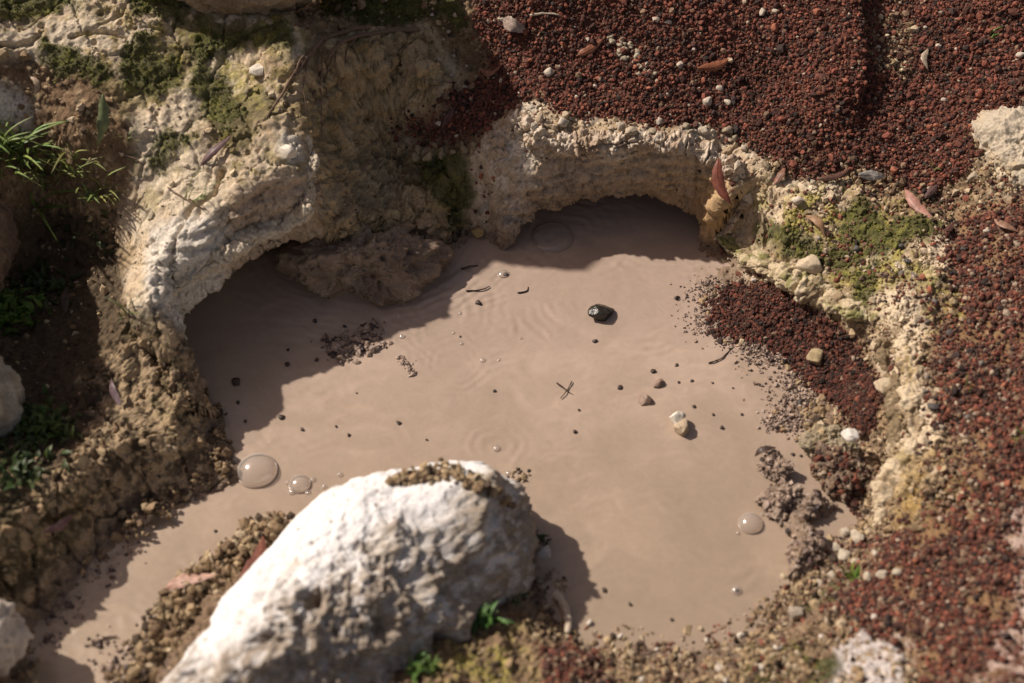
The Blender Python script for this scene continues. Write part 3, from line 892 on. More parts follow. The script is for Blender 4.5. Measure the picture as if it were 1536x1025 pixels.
def ico(sub):
    V = ICO_V.copy(); F = ICO_F.copy()
    for _ in range(sub):
        E = np.sort(np.concatenate([F[:, [0, 1]], F[:, [1, 2]], F[:, [2, 0]]]), 1)
        u, inv = np.unique(E, axis=0, return_inverse=True); inv = inv.reshape(-1)
        M_ = V[u].mean(1); M_ /= np.linalg.norm(M_, axis=1)[:, None]
        a, b_, c = inv[:len(F)] + len(V), inv[len(F):2 * len(F)] + len(V), inv[2 * len(F):] + len(V)
        V = np.concatenate([V, M_])
        F = np.concatenate([np.c_[F[:, 0], a, c], np.c_[F[:, 1], b_, a], np.c_[F[:, 2], c, b_], np.c_[a, b_, c]])
    return V, F


ICOS = {i_: ico(i_) for i_ in (1, 2, 3, 4, 5, 6, 7)}


def rock_shape(centre, balls, sub, kk, coarse, ridge, cell, seed, pits=0.0):
    D, F = ICOS[sub]
    B = np.array(balls, float)
    lo = np.zeros(len(D)); hi = np.full(len(D), 2.0)

    def sdf(Pt):
        acc = np.zeros(len(Pt))
        for b_ in B:
            acc += np.exp(-(np.linalg.norm(Pt - b_[:3], axis=1) - b_[3]) / kk)
        return -kk * np.log(acc + 1e-300)
    for _ in range(26):
        mid = (lo + hi) / 2
        ins = sdf(centre + D * mid[:, None]) < 0
        lo = np.where(ins, mid, lo); hi = np.where(ins, hi, mid)
    V = centre + D * lo[:, None]
    q = V + seed * 3.3
    R = np.mean(lo)
    d = fbm(q, R * .8, 5, .55) * coarse + (fbm(q, R * .28, 5, .6, 3.3, 'ridge') - .3) * ridge
    if cell:
        c_, v_, _b = worley(q, R * .16, int(seed), 3); d += (.5 - c_) * cell * (v_ > .3)
    if pits:
        c_, v_, _b = worley(q, R * .30, int(seed) + 9, 3); d -= sstep(.42, .1, c_) * (v_ > .6) * pits
    N_ = D + 0
    return V + N_ * d[:, None], F


def vcol(V, base, alts, scale, seed=0, var=.25):
    c = np.tile(np.array(base, float), (len(V), 1))
    for i_, (a, th, st) in enumerate(alts):
        m_ = sstep(th, th + .25, fbm(V, scale, 4, .6, seed + i_ * 7.7)) * st
        c = c * (1 - m_[:, None]) + np.array(a)[None] * m_[:, None]
    return np.clip(c * (1 + var * fbm(V, scale * .12, 3, .6, seed + 50))[:, None], .005, .9)


def pxball(px, py, z, r):
    return (*at(px, py, z), r)


# white boulder
balls = [pxball(700, 805, .07, .146), pxball(615, 820, .06, .150), pxball(548, 868, .06, .182), pxball(475, 962, .06, .188), pxball(408, 1080, .05, .205), pxball(345, 1190, .03, .215), pxball(620, 930, .03, .13)]
V, F = rock_shape(at(480, 930, .05), balls, 7, .022, .05, .007, .002, 4.0, .006)
RA, RB = at(290, 1000, .2)[:2], at(760, 730, .15)[:2]
rdir = (RB - RA) / np.linalg.norm(RB - RA)
off_ridge = (V[:, 0] - RA[0]) * rdir[1] - (V[:, 1] - RA[1]) * rdir[0]      # distance to the right of the crest
low = sstep(-.05, .06, off_ridge + .10 * fbm(V, .12, 4) + .04 * fbm(V, .03, 2))
for h_, q_ in (((.5, -.6, .6), .90), ((.8, -.2, .5), .985), ((.2, -.85, .5), .92), ((-.3, .2, .9), .96), ((-.7, .5, .5), .94)):
    h_ = np.array(h_) / np.linalg.norm(h_)
    dd = V @ h_; lim_ = np.quantile(dd, q_)
    V = V - np.maximum(dd - lim_, 0)[:, None] * h_[None] * .75
Dv = V - at(480, 930, .05); Dv /= np.linalg.norm(Dv, axis=1)[:, None]
rg = fbm(V, .10, 6, .62, 71.0, 'ridge')
fl = fbm(V, .022, 4, .65, 73.0)
c_, v_, _b = worley(V + (fl * .012)[:, None], .075, 77, 3)
hole = sstep(.46, .12, c_) * (v_ > .5)
c2_, v2_, _b = worley(V + (fl * .006)[:, None], .022, 78, 3)
V = V + Dv * (low * ((rg - .35) * .042 + fl * .013 - hole * .042) + (1 - low) * ((rg - .3) * .006 + fl * .0018) - sstep(.35, .1, c2_) * (v2_ > .78) * .006)[:, None]
c = vcol(V, (.76, .75, .74), [((.56, .50, .42), .12, .8), ((.36, .29, .21), .30, .6)], .13, 3.0, .15)
dirt = np.clip(low * sstep(-.05, .32, fl + rg * .35 + .35 * fbm(V, .16, 3, .5, 79.0)) + low * hole, 0, 1)
c = c * (1 - .82 * dirt[:, None]) + np.array((.16, .112, .07))[None] * .82 * dirt[:, None]
lw_ = (low * (.30 + .35 * sstep(-.2, .2, fbm(V, .09, 4, .6, 83.0))))[:, None]
c = c * (1 - lw_) + np.array((.34, .28, .21))[None] * lw_
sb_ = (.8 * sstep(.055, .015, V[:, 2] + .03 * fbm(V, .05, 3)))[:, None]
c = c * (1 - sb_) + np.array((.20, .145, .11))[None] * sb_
sp_ = sstep(.35, .1, c2_) * (v2_ > .78)
c = c * (1 - .7 * sp_[:, None]) + np.array((.17, .12, .08))[None] * .7 * sp_[:, None]
bo = rebase(mesh_np('white_boulder', V, F, M_rock, True, c))
tag(bo, 'large white pitted boulder in the foreground sticking out into the mud', 'boulder')
BOULD_V, BOULD_N = V, None


def on_points(V, px, py, rad_px):
    u_, v_ = project(V)
    d_ = (V - CAM) @ FW
    m_ = np.hypot(u_ - px, v_ - py) < rad_px
    ii = np.nonzero(m_)[0]
    return ii[np.argsort(d_[ii])]


def crust(name, pts, rh, rv, label, cat, seed, col, alts, amp=.014, dz=0.0, moss_=0.0):
    """an eroded crust of rock following an edge, half sunk in the ground"""
    Pn = np.array([on(px, py)[0] + np.array((0, 0, dz_ + dz)) for px, py, dz_ in pts])
    m_ = len(Pn); fine = []
    for i_ in range(m_ - 1):
        p0, p1, p2, p3 = Pn[max(i_ - 1, 0)], Pn[i_], Pn[i_ + 1], Pn[min(i_ + 2, m_ - 1)]
        for t_ in np.linspace(0, 1, 40)[:-1]:
            fine.append(.5 * (2 * p1 + (p2 - p0) * t_ + (2 * p0 - 5 * p1 + 4 * p2 - p3) * t_ ** 2 + (3 * p1 - p0 - 3 * p2 + p3) * t_ ** 3))
    fine = np.array(fine); n = len(fine); mc_ = 64
    d = np.gradient(fine, axis=0); d[:, 2] = 0; d /= np.linalg.norm(d, axis=1)[:, None] + 1e-9
    sd = np.c_[d[:, 1], -d[:, 0], np.zeros(n)]
    tt = np.linspace(0, 1, n); prof = np.clip(np.minimum(tt, 1 - tt) * 5, .02, 1) ** .6
    wv = prof * np.clip(1 + 1.1 * fbm(fine, .10, 4, .6, seed), .35, 2)
    th = np.linspace(0, 2 * pi, mc_, endpoint=False)
    V = fine[:, None] + (sd[:, None] * (np.cos(th)[None, :, None] * rh) + np.array((0, 0, 1.))[None, None] * (np.sin(th)[None, :, None] * rv)) * wv[:, None, None]
    out_ = sd[:, None] * np.cos(th)[None, :, None] + np.array((0, 0, 1.)) * np.sin(th)[None, :, None]
    V = V.reshape(-1, 3); out_ = out_.reshape(-1, 3)
    q = V + seed
    w1_, v1_, wb1_ = worley(q + (fbm(q, .03, 3) * .02)[:, None], .055, int(seed), 3)
    dsp = fbm(q, .06, 5, .62) * amp * 1.3 + (fbm(q, .02, 4, .62, 4.4, 'ridge') - .3) * amp * .5 - sstep(.12, .01, wb1_ - w1_) * amp * .55 + (v1_ - .5) * amp * .4
    V = V + out_ * (dsp * np.repeat(np.clip(prof, .3, 1), mc_))[:, None]
    I_ = np.arange(n * mc_).reshape(n, mc_)
    F = np.stack([I_[:-1], np.roll(I_, -1, 1)[:-1], np.roll(I_, -1, 1)[1:], I_[1:]], -1).reshape(-1, 4)
    c = vcol(V, col, alts, .05, seed)
    if moss_:
        mm = sstep(.0, .25, fbm(V, .06, 4, .6, seed + 5)) * moss_ * sstep(-.2, .4, out_[:, 2])
        c = c * (1 - mm[:, None]) + np.array((.15, .155, .035))[None] * mm[:, None]
    o = rebase(mesh_np(name, V, F, M_rock, True, c))
    return tag(o, label, cat)


crust('rock_ledge', [(1075, 352, 0), (1105, 372, 0), (1150, 392, 0), (1200, 420, 0), (1245, 446, 0), (1285, 468, 0), (1318, 478, .005)], .034, .020, 'pale cracked ledge with moss between the arch and the gravel fan', 'ledge', 31.0,
      (.50, .41, .27), [((.20, .14, .08), .0, .8), ((.60, .52, .39), .2, .7)], .016, .0, .75)
crust('rock_ledge', [(1312, 440, 0), (1338, 475, 0), (1362, 512, 0), (1372, 560, 0), (1366, 605, 0), (1376, 640, 0), (1374, 672, 0), (1352, 700, 0), (1335, 735, 0), (1325, 770, -.004), (1312, 800, -.012)], .028, .016, 'smooth cream ledge curving down behind the lower end of the gravel fan', 'ledge', 32.0,
      (.56, .46, .32), [((.24, .17, .10), -.02, .85), ((.34, .26, .10), .12, .7), ((.10, .06, .045), .34, .8)], .017, -.004)
crust('rock_ledge', [(1318, 500, -.01), (1328, 540, -.01), (1345, 590, -.015), (1350, 640, -.015), (1342, 685, -.01)], .018, .018, 'dark crumbly lower ledge tucked under the smooth cream one', 'ledge', 33.0,
      (.20, .15, .09), [((.42, .34, .22), .1, .8)], .014, .0)
crust('arch_crust', [(745, 262, 0), (748, 232, 0), (758, 205, 0), (775, 190, 0), (815, 205, 0), (860, 216, 0), (900, 214, 0), (945, 214, 0), (990, 214, 0), (1035, 222, 0), (1080, 236, 0), (1108, 262, 0), (1112, 300, 0), (1092, 335, 0), (1068, 360, 0)], .025, .018,
      'ragged whitish crust along the top of the arch', 'crust', 34.0, (.56, .47, .37), [((.32, .225, .15), -.1, .8), ((.64, .58, .49), .18, .7), ((.38, .25, .12), .34, .6)], .026, .0)
crust('rock_lip', [(222, 448, 0), (262, 428, 0), (300, 396, 0), (340, 368, 0), (390, 344, 0), (430, 328, 0), (458, 300, 0), (466, 262, 0), (466, 226, 0), (452, 195, 0)], .026, .018,
      'cracked cream lip along the sunlit edge of the left outcrop', 'lip', 35.0, (.58, .50, .38), [((.40, .30, .19), .1, .7), ((.66, .60, .51), .15, .7)], .016, -.004)

# off-frame boulders that shade the hollow on the left and the top of the rock
def boulder(name, balls, centre, sub, col, alts, label, mat, seed, coarse=.05, ridge=.02, cell=.006, pits=.0, kk=.03, cat='boulder'):
    V, F = rock_shape(np.array(centre), balls, sub, kk, coarse, ridge, cell, seed, pits)
    o = rebase(mesh_np(name, V, F, mat, True, vcol(V, col, alts, .12, seed)))
    return tag(o, label, cat)


boulder('brown_boulder', [(*at(-120, 352, .2), .20), (*at(-190, 390, .25), .24), (*at(-270, 400, .35), .26)], at(-170, 370, .25), 6, (.22, .15, .11), [((.32, .23, .18), .1, .7)],
        'smooth brown boulder at the left edge of the picture beside the grass', M_rock, 11.0)
boulder('grey_boulder', [(*at(-42, 600, .14), .075), (*at(-90, 590, .16), .13), (*at(-120, 640, .16), .13)], at(-80, 600, .14), 5, (.40, .35, .28), [((.28, .23, .17), .1, .7)],
        'pale grey rounded stone at the left edge between dark weeds', M_rock, 12.0, .05, .016, .003, .006)
boulder('ledge_rock', [(*at(330, -75, .58), .13), (*at(230, -90, .58), .13), (*at(420, -80, .56), .13), (*at(390, -130, .65), .18)], at(330, -90, .58), 6, (.36, .27, .18), [((.2, .14, .09), .1, .7)],
        'brown layered rock ledge at the very top edge left of centre', M_rock, 13.0, .04, .02, .004)
boulder('pale_stone', [(*at(-6, 950, .11), .036), (*at(-35, 960, .11), .055)], at(-20, 955, .11), 4, (.48, .42, .36), [((.30, .23, .16), .05, .8)],
        'pale rounded stone at the lower left edge beside the mud channel', M_stone, 14.0, .04, .016, .004, .008, cat='stone')
boulder('pale_rock', [(*at(1500, 215, .238), .060), (*at(1530, 262, .205), .085), (*at(1575, 240, .215), .12)], at(1535, 245, .215), 6, (.44, .38, .29), [((.40, .30, .18), .15, .6)],
        'cream rock half buried in red gravel at the right edge', M_stone, 16.0, .045, .016, .004, .008, cat='rock')
# the muddy rock in the shade
boulder('muddy_rock', [pxball(500, 395, .035, .085), pxball(565, 430, .015, .062), pxball(612, 395, .04, .062), pxball(455, 390, .03, .05), pxball(560, 385, .05, .08), pxball(640, 385, .03, .04)], at(545, 400, .03), 6, (.25, .18, .125),
        [((.14, .095, .065), .05, .8), ((.34, .25, .17), .15, .6)], 'wet brown rock coated in mud under the shaded overhang', M_wet, 17.0, .07, .012, .0, .014, kk=.012, cat='rock')
# clods on the right of the pool
def clod(balls, centre, col, label, seed, name='mud_clod', cat='clod', mat=None, squash=.75, n_ch=60, sub=5, ch=(.003, .009), cw=None, mud=True, alts=None):
    """an irregular lump with angular crumbs stuck all over it"""
    V, F = rock_shape(np.array(centre), balls, sub, .006, .02, .004, 0, seed, .004)
    D_ = V - centre
    V = V + D_ * (fbm(V + seed, .028, 4, .65) * (.3 if name == 'earth_lump' else .55))[:, None]
    V[:, 2] *= squash
    c = vcol(V, col, alts or [((.13, .09, .065), .05, .8), ((.38, .29, .22), .2, .5)], .04, seed)
    up = np.nonzero((V[:, 2] > .002))[0]
    j = rng.choice(up, n_ch)
    rad = np.clip(rng.lognormal(math.log(ch[0] * 1.5), .5, n_ch), ch[0] * .5, ch[1])
    T = ICO_V[None] * (1 + rng.uniform(-.42, .42, (n_ch, 12, 1))) * rng.uniform(.6, 1.25, (n_ch, 1, 3))
    T = np.einsum('nij,nkj->nki', rand_rot(n_ch), T) * rad[:, None, None] + V[j][:, None]
    F2 = (ICO_F[None] + (np.arange(n_ch) * 12)[:, None, None]).reshape(-1, 3) + len(V)
    cc = mud_cols(n_ch) if mud else (red_cols(n_ch, cw) if cw else soil_cols(n_ch))
    o = mesh_np(name, np.concatenate([V, T.reshape(-1, 3)]), np.concatenate([F, F2]), mat or M_wet, False, np.concatenate([c, np.repeat(cc, 12, 0)]))
    rebase(o)
    return tag(o, label, cat)


def mud_cols(n):
    c = np.array([(.36, .27, .21), (.24, .175, .135), (.10, .065, .055), (.045, .032, .03)])
    return c[rng.choice(4, n, p=(.42, .34, .16, .08))] * rng.uniform(.8, 1.2, (n, 1))


clod([pxball(1160, 688, .018, .020), pxball(1174, 698, .026, .016), pxball(1150, 704, .004, .015), pxball(1172, 715, .002, .018)], at(1163, 698, .008), (.28, .205, .155), 'small mud coated clod carrying a dark curled leaf, topmost of its row', 18.0)
clod([pxball(1168, 748, .012, .026), pxball(1186, 732, .030, .020), pxball(1150, 752, .003, .018), pxball(1166, 766, .006, .018)], at(1172, 747, .01), (.29, .215, .16), 'pale lumpy mud clod in the middle of the row near the small inlet', 19.0, n_ch=90)
clod([pxball(1222, 752, .022, .022), pxball(1205, 765, .01, .022), pxball(1236, 764, .006, .015)], at(1217, 760, .01), (.25, .185, .135), 'dark lump of mud between the middle clod and the small inlet', 22.0)
clod([pxball(1196, 790, .006, .026), pxball(1214, 806, .016, .024), pxball(1204, 830, .012, .026), pxball(1196, 850, .004, .020), pxball(1225, 822, .004, .018)], at(1206, 818, .008), (.24, .17, .115), 'brown crumbly clod at the lower end of the clod row', 20.0, n_ch=150)
clod([pxball(1240, 655, .040, .034), pxball(1215, 664, .03, .022), pxball(1262, 668, .035, .030)], at(1240, 660, .03), (.30, .25, .17), 'tan lump of earth carrying a white stone, between gravel fan and small inlet', 21.0, 'earth_lump', 'lump', M_earth, .85, 60, 5, (.003, .010), None, False, [((.22, .19, .10), .05, .8), ((.38, .31, .22), .2, .6)])
clod([pxball(1252, 692, .022, .042), pxball(1262, 724, .012, .036), pxball(1278, 700, .02, .03), pxball(1240, 700, .01, .028)], at(1256, 704, .012), (.22, .16, .115), 'brown heap of gravel and earth below the tan lump', 23.0, 'gravel_heap', 'heap', M_earth, .8, 420, 5, (.0028, .008), (10, 12, 8, 3, 12, 40, 16), False)

# ------------------------------------------------------------------ single stones and lumps


def stone(name, px, py, d_px, col, label, cat='stone', flat=.75, mat=None, lift=.25, group=None, sub=3, z=None, seed=None, ang=.35, elong=1.25):
    seed = seed if seed is not None else random.uniform(1, 60)
    p, nrm = on(px, py)
    if z is not None: p = at(px, py, z)
    dist = (p - CAM) @ FW
    r = d_px * dist / FPX / 2
    D, F = ICOS[sub]
    V = D * np.array((elong, 1.0, flat))
    V *= (1 + ang * fbm(D + seed, 1.1, 3, .5))[:, None]
    # chisel a few flat faces
    rr = np.random.default_rng(int(seed * 1000))
    for _ in range(13):
        h = rr.normal(size=3); h /= np.linalg.norm(h)
        dd = V @ h; lim = rr.uniform(.5, .86)
        V -= np.maximum(dd - lim, 0)[:, None] * h[None] * .93
    V *= (1 + .11 * fbm(D + seed, .45, 4, .6))[:, None]
    a_ = rr.uniform(0, 2 * pi); R_ = np.array([(cos(a_), -sin(a_), 0), (sin(a_), cos(a_), 0), (0, 0, 1)])
    V = V @ R_.T * r / 1.05
    V += p + np.array((0, 0, r * lift))
    o = mesh_np(name, V, F, mat or M_stone, True, vcol(V, col, [((col[0] * .6, col[1] * .55, col[2] * .5), .12, .6)], r * 1.2, seed))
    rebase(o)
    return tag(o, label, cat, group)


stone('dark_stone', 902, 474, 40, (.028, .026, .020), 'shiny dark green-black stone resting in the open mud', mat=M_dark, flat=.8, lift=.2, seed=3.0, elong=1.15)
stone('white_stone', 1016, 634, 28, (.66, .62, .54), 'white angular stone leaning on a tan one in the mud', lift=.8, flat=.9, seed=31.0, ang=.4, elong=1.1)
stone('tan_stone', 1024, 646, 33, (.42, .33, .23), 'tan chipped stone under the white one in the open mud', lift=.3, flat=.8, seed=9.0, ang=.5)
stone('mud_lump', 969, 602, 24, (.27, .19, .14), 'pointed muddy lump just left of and above the white stone', 'lump', mat=M_wet, flat=.9, seed=12.0, ang=.6)
stone('mud_lump', 989, 577, 20, (.24, .165, .125), 'squarish brown lump above the pointed one in the mud', 'lump', mat=M_wet, flat=.8, seed=13.0, ang=.6)
stone('white_stone', 1272, 657, 26, (.68, .64, .58), 'smooth white stone on top of the earth heap', lift=.9, seed=14.0, z=.075)
stone('tan_stone', 1221, 538, 34, (.34, .27, .16), 'rounded tan stone at the lower edge of the gravel fan', seed=15.0)
stone('white_stone', 1131, 419, 11, (.66, .60, .54), 'tiny white stone at the top of the gravel fan', seed=16.0)
stone('pale_block', 1328, 577, 38, (.52, .43, .30), 'flat cream block set in the rim beside the gravel fan', seed=17.0, flat=.6)
stone('pale_block', 1215, 398, 40, (.50, .41, .29), 'cream slab below the bright moss on the right rim', seed=18.0, flat=.5, elong=1.7)
stone('grey_stone', 818, 829, 24, (.42, .40, .38), 'flat grey stone wedged at the right end of the white boulder', seed=19.0, flat=.5, z=.045, lift=0)
stone('white_stone', 385, 104, 28, (.66, .60, .50), 'flat white stone on the brown moss of the left rock', seed=20.0, flat=.45, elong=1.6)
stone('white_nub', 433, 229, 30, (.72, .66, .56), 'bright white knob at the edge of the left rock', seed=21.0)
stone('grey_stone', 1195, 920, 34, (.33, .28, .22), 'grey round stone on the lower right shore', seed=22.0)
stone('tan_stone', 1192, 301, 20, (.58, .50, .41), 'pale stone on the bright moss right of the arch', seed=23.0)
stone('tan_stone', 1459, 267, 21, (.36, .30, .22), 'tan stone in red gravel left of the cream rock at the right edge', seed=24.0)
stone('yellow_stone', 714, 350, 20, (.42, .29, .13), 'small yellow stone stuck in the shaded wall left of the arch', seed=25.0)
STN = 'pale stones heaped above the lower right shore'
for q in ((1266, 832, 24), (1287, 806, 28), (1312, 832, 20), (1300, 864, 22), (1322, 862, 20), (1255, 822, 17), (1245, 860, 16), (1345, 858, 18), (1268, 800, 18), (1228, 874, 16), (1281, 842, 16)):
    stone('pale_stone', *q, (.46, .40, .31), 'pale grey stone in the heap above the lower right shore', group=STN)
STN = 'small white stones on the bottom shore'
for q in ((1309, 926, 13), (1111, 954, 13), (1166, 970, 15), (1078, 1003, 15), (1143, 1002, 16), (1085, 1020, 12), (862, 982, 9), (960, 1022, 16), (1060, 960, 10), (1230, 955, 11), (885, 935, 14), (930, 955, 12), (985, 975, 10)):
    stone('white_pebble', *q, (.60, .54, .46), 'small white pebble on the tan earth below the pool', 'pebble', group=STN, sub=2)
STN = 'white pebbles in the upper red gravel'
used = [(1160, 18, 13), (1043, 75, 9), (1021, 97, 15), (865, 145, 9), (990, 180, 14), (820, 110, 20), (1050, 135, 11), (1076, 135, 13), (1061, 152, 19), (845, 187, 22), (1340, 139, 10), (1414, 148, 10), (1528, 82, 15), (1404, 68, 12),
        (1142, 18, 14), (1090, 155, 12), (893, 130, 10), (882, 60, 9), (1000, 35, 12), (983, 28, 14), (1205, 95, 8), (1477, 348, 14)]
for i_ in range(26):
    used.append((random.uniform(745, 1530), random.uniform(0, 240), random.uniform(5, 9)))
for i_ in range(16):
    used.append((random.uniform(640, 800), random.uniform(20, 215), random.uniform(6, 12)))
for q in used:
    if q[0] > 1130 and q[1] > 205 and q[0] < 1350 or (q[0] > 740 and q[0] < 1130 and q[1] > 190): continue
    stone('white_pebble', *q, (.50, .43, .35), 'small whitish pebble lying in the red gravel above the arch', 'pebble', group=STN, sub=2)
STN = 'cluster of tan pebbles in the gravel'
for i_ in range(34):
    a_, r_ = random.uniform(0, 2 * pi), random.random() ** .5
    t_ = random.random()
    stone('tan_pebble', 922 + t_ * 55 + r_ * 16 * cos(a_), 62 + t_ * 50 + r_ * 16 * sin(a_), random.uniform(7, 13), (.38, .33, .24), 'greyish tan pebble in the tight cluster above the arch', 'pebble', group=STN, sub=2)
STN = 'dark and grey pebbles on the right rim'
for q in ((1283, 373, 13), (1351, 370, 10), (1442, 372, 14), (1228, 356, 11), (1349, 410, 13), (1368, 412, 12), (1400, 455, 14), (1422, 500, 13), (1388, 567, 15), (1400, 610, 18), (1385, 585, 12), (1440, 600, 12), (1415, 640, 14),
          (1390, 480, 11), (1455, 480, 12), (1389, 662, 10), (1310, 400, 12), (1430, 430, 12), (1470, 545, 13), (1360, 395, 11), (1450, 625, 13), (1412, 540, 12)):
    stone('grey_pebble', *q, random.choice([(.09, .085, .08), (.16, .14, .12), (.30, .25, .2)]), 'greyish pebble on the right rim and the gravel beside it', 'pebble', group=STN, sub=2)
# pillars of earth at the arch rim and along the shaded wall
PIL = 'earth nubs along the arch rim'
for i_ in range(30):
    qx = random.uniform(735, 850); qy = 228 - (qx - 735) * .33 + random.uniform(-22, 14)
    stone('earth_nub', qx, qy, random.uniform(11, 18), (.44, .35, .25), 'little cream earth nub on the left shoulder of the arch', 'earth nub', flat=2.2, ang=.6, lift=.5, group=PIL, sub=2, elong=1.0)
for i_ in range(16):
    qx = random.uniform(850, 1130); qy = 205 + max(0, qx - 1080) * .5 + random.uniform(-16, 8)
    stone('rim_stone', qx, qy, random.uniform(9, 20), random.choice([(.40, .33, .24), (.30, .25, .18), (.5, .43, .33)]), 'greyish stone along the top edge of the arch', 'stone', flat=.7, ang=.7, group='stones along the top edge of the arch', sub=2)
for i_ in range(18):
    qx = random.uniform(565, 715); qy = 228 + random.uniform(-12, 18)
    stone('earth_nub', qx, qy, random.uniform(9, 16), (.30, .24, .15), 'little brown earth nub in the shade under the gravel gully', 'earth nub', flat=2.0, ang=.6, lift=.45, group='earth nubs in the shade', sub=2, elong=1.0)
# bits floating on the mud
BIT = 'dark bits floating on the mud'
for q in ((930, 582, 10), (980, 558, 11), (1015, 548, 9), (1038, 572, 8), (1070, 622, 6), (1083, 642, 8), (1113, 622, 6), (892, 512, 8), (862, 648, 8), (357, 604, 8), (422, 626, 12), (368, 632, 7), (453, 645, 8), (431, 547, 10), (475, 540, 8),
          (432, 525, 6), (472, 482, 9), (517, 490, 7), (718, 455, 13), (742, 587, 7), (598, 635, 10), (868, 615, 5), (523, 653, 7), (504, 640, 6), (1018, 574, 6), (1069, 575, 5), (1100, 583, 5), (1041, 610, 7), (1158, 640, 8), (1189, 682, 7), (1202, 684, 6),
          (355, 573, 18), (758, 412, 9), (323, 797, 6), (785, 712, 8), (793, 706, 6), (762, 716, 6), (778, 730, 5), (170, 856, 8), (165, 878, 6), (160, 880, 6), (1105, 886, 10), (906, 885, 10), (945, 907, 9), (1008, 930, 8), (690, 505, 4), (535, 590, 4), (640, 660, 5)):
    stone('mud_speck', *q, (.055, .038, .03), 'small dark speck floating on the pale mud', 'speck', flat=.5, lift=.1, group=BIT, sub=1, mat=M_wet, z=.001)

# ------------------------------------------------------------------ heaps of crumbs on the mud and boulder


def heap(name, pts, n, spread, rmean, cols_w, label, cat, mat, height=.012, z=None, V_on=None, muddy=False):
    pos = []
    for _ in range(n):
        a = random.choice(pts)
        qx, qy = a[0] + random.gauss(0, spread * a[2]), a[1] + random.gauss(0, spread * a[2] * .6)
        if V_on is not None:
            ii = on_points(V_on, qx, qy, 7)
            if len(ii) == 0: continue
            pp = V_on[ii[0]].copy() + np.array((0, 0, random.uniform(-.002, .006)))
        else:
            pp = at(qx, qy, 0) if z is None else at(qx, qy, z)
            pp[2] += random.uniform(-.2, 1) * height * math.exp(-((qx - a[0]) ** 2 + (qy - a[1]) ** 2) / (2 * (spread * a[2]) ** 2))
        pos.append(pp)
    pos = np.array(pos); n = len(pos)
    rad = np.clip(rmean * np.exp(rng.normal(0, .45, n)), .0018, .012)
    o = grains(name, pos, rad, (mud_cols(n) if muddy else soil_cols(n, cols_w)), mat, .42, .4, False)
    rebase(o)
    return tag(o, label, cat)


heap('crumb_heap', [(500, 515, 1), (520, 525, 1.2), (548, 505, 1.3), (555, 520, 1.3), (530, 512, 1.2), (510, 535, .8), (560, 492, .6)], 420, 11, .0042, (26, 20, 14, 14, 10), 'crumbly raft of earth floating by the shadow edge in the pool', 'earth heap', M_wet, .006, muddy=True)
heap('crumb_trail', [(602, 538, .5), (608, 545, .6), (614, 552, .6), (618, 558, .5)], 60, 8, .0036, (20, 30, 20, 14, 4), 'short trail of crumbs right of the floating raft of earth', 'earth heap', M_wet, .004, muddy=True)
heap('crumb_trail', [(775, 712, .8), (783, 718, .6)], 30, 9, .003, (30, 20, 10, 10, 10), 'few crumbs in the mud behind the white boulder', 'earth heap', M_wet, .004)
heap('crumb_patch', [(605, 712, .8), (625, 708, 1), (645, 703, 1), (665, 702, 1), (685, 705, 1), (705, 716, .9), (720, 726, .7), (590, 716, .5), (745, 736, .5), (765, 752, .5)], 620, 10, .0042, (26, 26, 22, 16, 10), 'cap of brown crumbs on the back edge of the white boulder', 'earth heap', M_stone, V_on=BOULD_V)
heap('crumb_bank', [(395, 790, 1.2), (420, 785, 1), (375, 815, 1.2), (350, 830, 1.2), (320, 850, 1.2), (385, 805, 1), (300, 865, 1), (410, 800, .9), (345, 860, 1.2), (290, 890, 1.2), (270, 905, 1.2), (250, 925, 1.2), (235, 950, 1.2), (280, 925, 1.2), (225, 985, 1.3), (260, 965, 1.2), (205, 1010, 1.3), (310, 885, 1.2)], 1300, 12, .0058, (28, 26, 20, 14, 6), 'bank of crumbly clods along the left flank of the white boulder', 'earth heap', M_stone, .025, .02)
heap('clod_bank', [(318, 618, .8), (326, 655, .8), (318, 690, .9), (334, 704, .5), (292, 715, 1.1), (258, 735, 1.1), (290, 640, 1.2), (275, 690, 1.2), (292, 600, .9), (232, 765, 1.1), (200, 788, 1.1), (313, 670, 1)], 620, 11, .0048, (18, 26, 28, 26, 2), 'dark crumbly clods along the edge of the left bank by the largest bubble', 'earth heap', M_stone, .02, .016)
heap('fan_crumbs', [(1070, 430, 1), (1066, 460, 1), (1070, 490, 1), (1090, 512, 1), (1130, 522, 1), (1165, 540, 1), (1190, 570, 1.2), (1215, 600, 1.2), (1180, 620, 1), (1165, 635, .8), (1200, 640, 1), (1220, 660, 1), (1060, 445, 1.6), (1062, 480, 1.6), (1140, 535, 1.5), (1185, 590, 1.8)], 2600, 14, .0024, (20, 20, 22, 12, 0), 'line of muddy grains where the gravel fan meets the mud', 'grains', M_wet, .006, muddy=True)
heap('channel_crumbs', [(130, 870, 1), (110, 900, 1), (95, 925, 1), (160, 850, 1), (195, 825, 1), (150, 965, 1.1), (190, 985, 1.2), (160, 1000, 1), (75, 960, .8)], 240, 13, .0036, (14, 18, 24, 22, 2), 'crumbs dropped along both sides of the mud channel', 'grains', M_wet, .003, muddy=True)

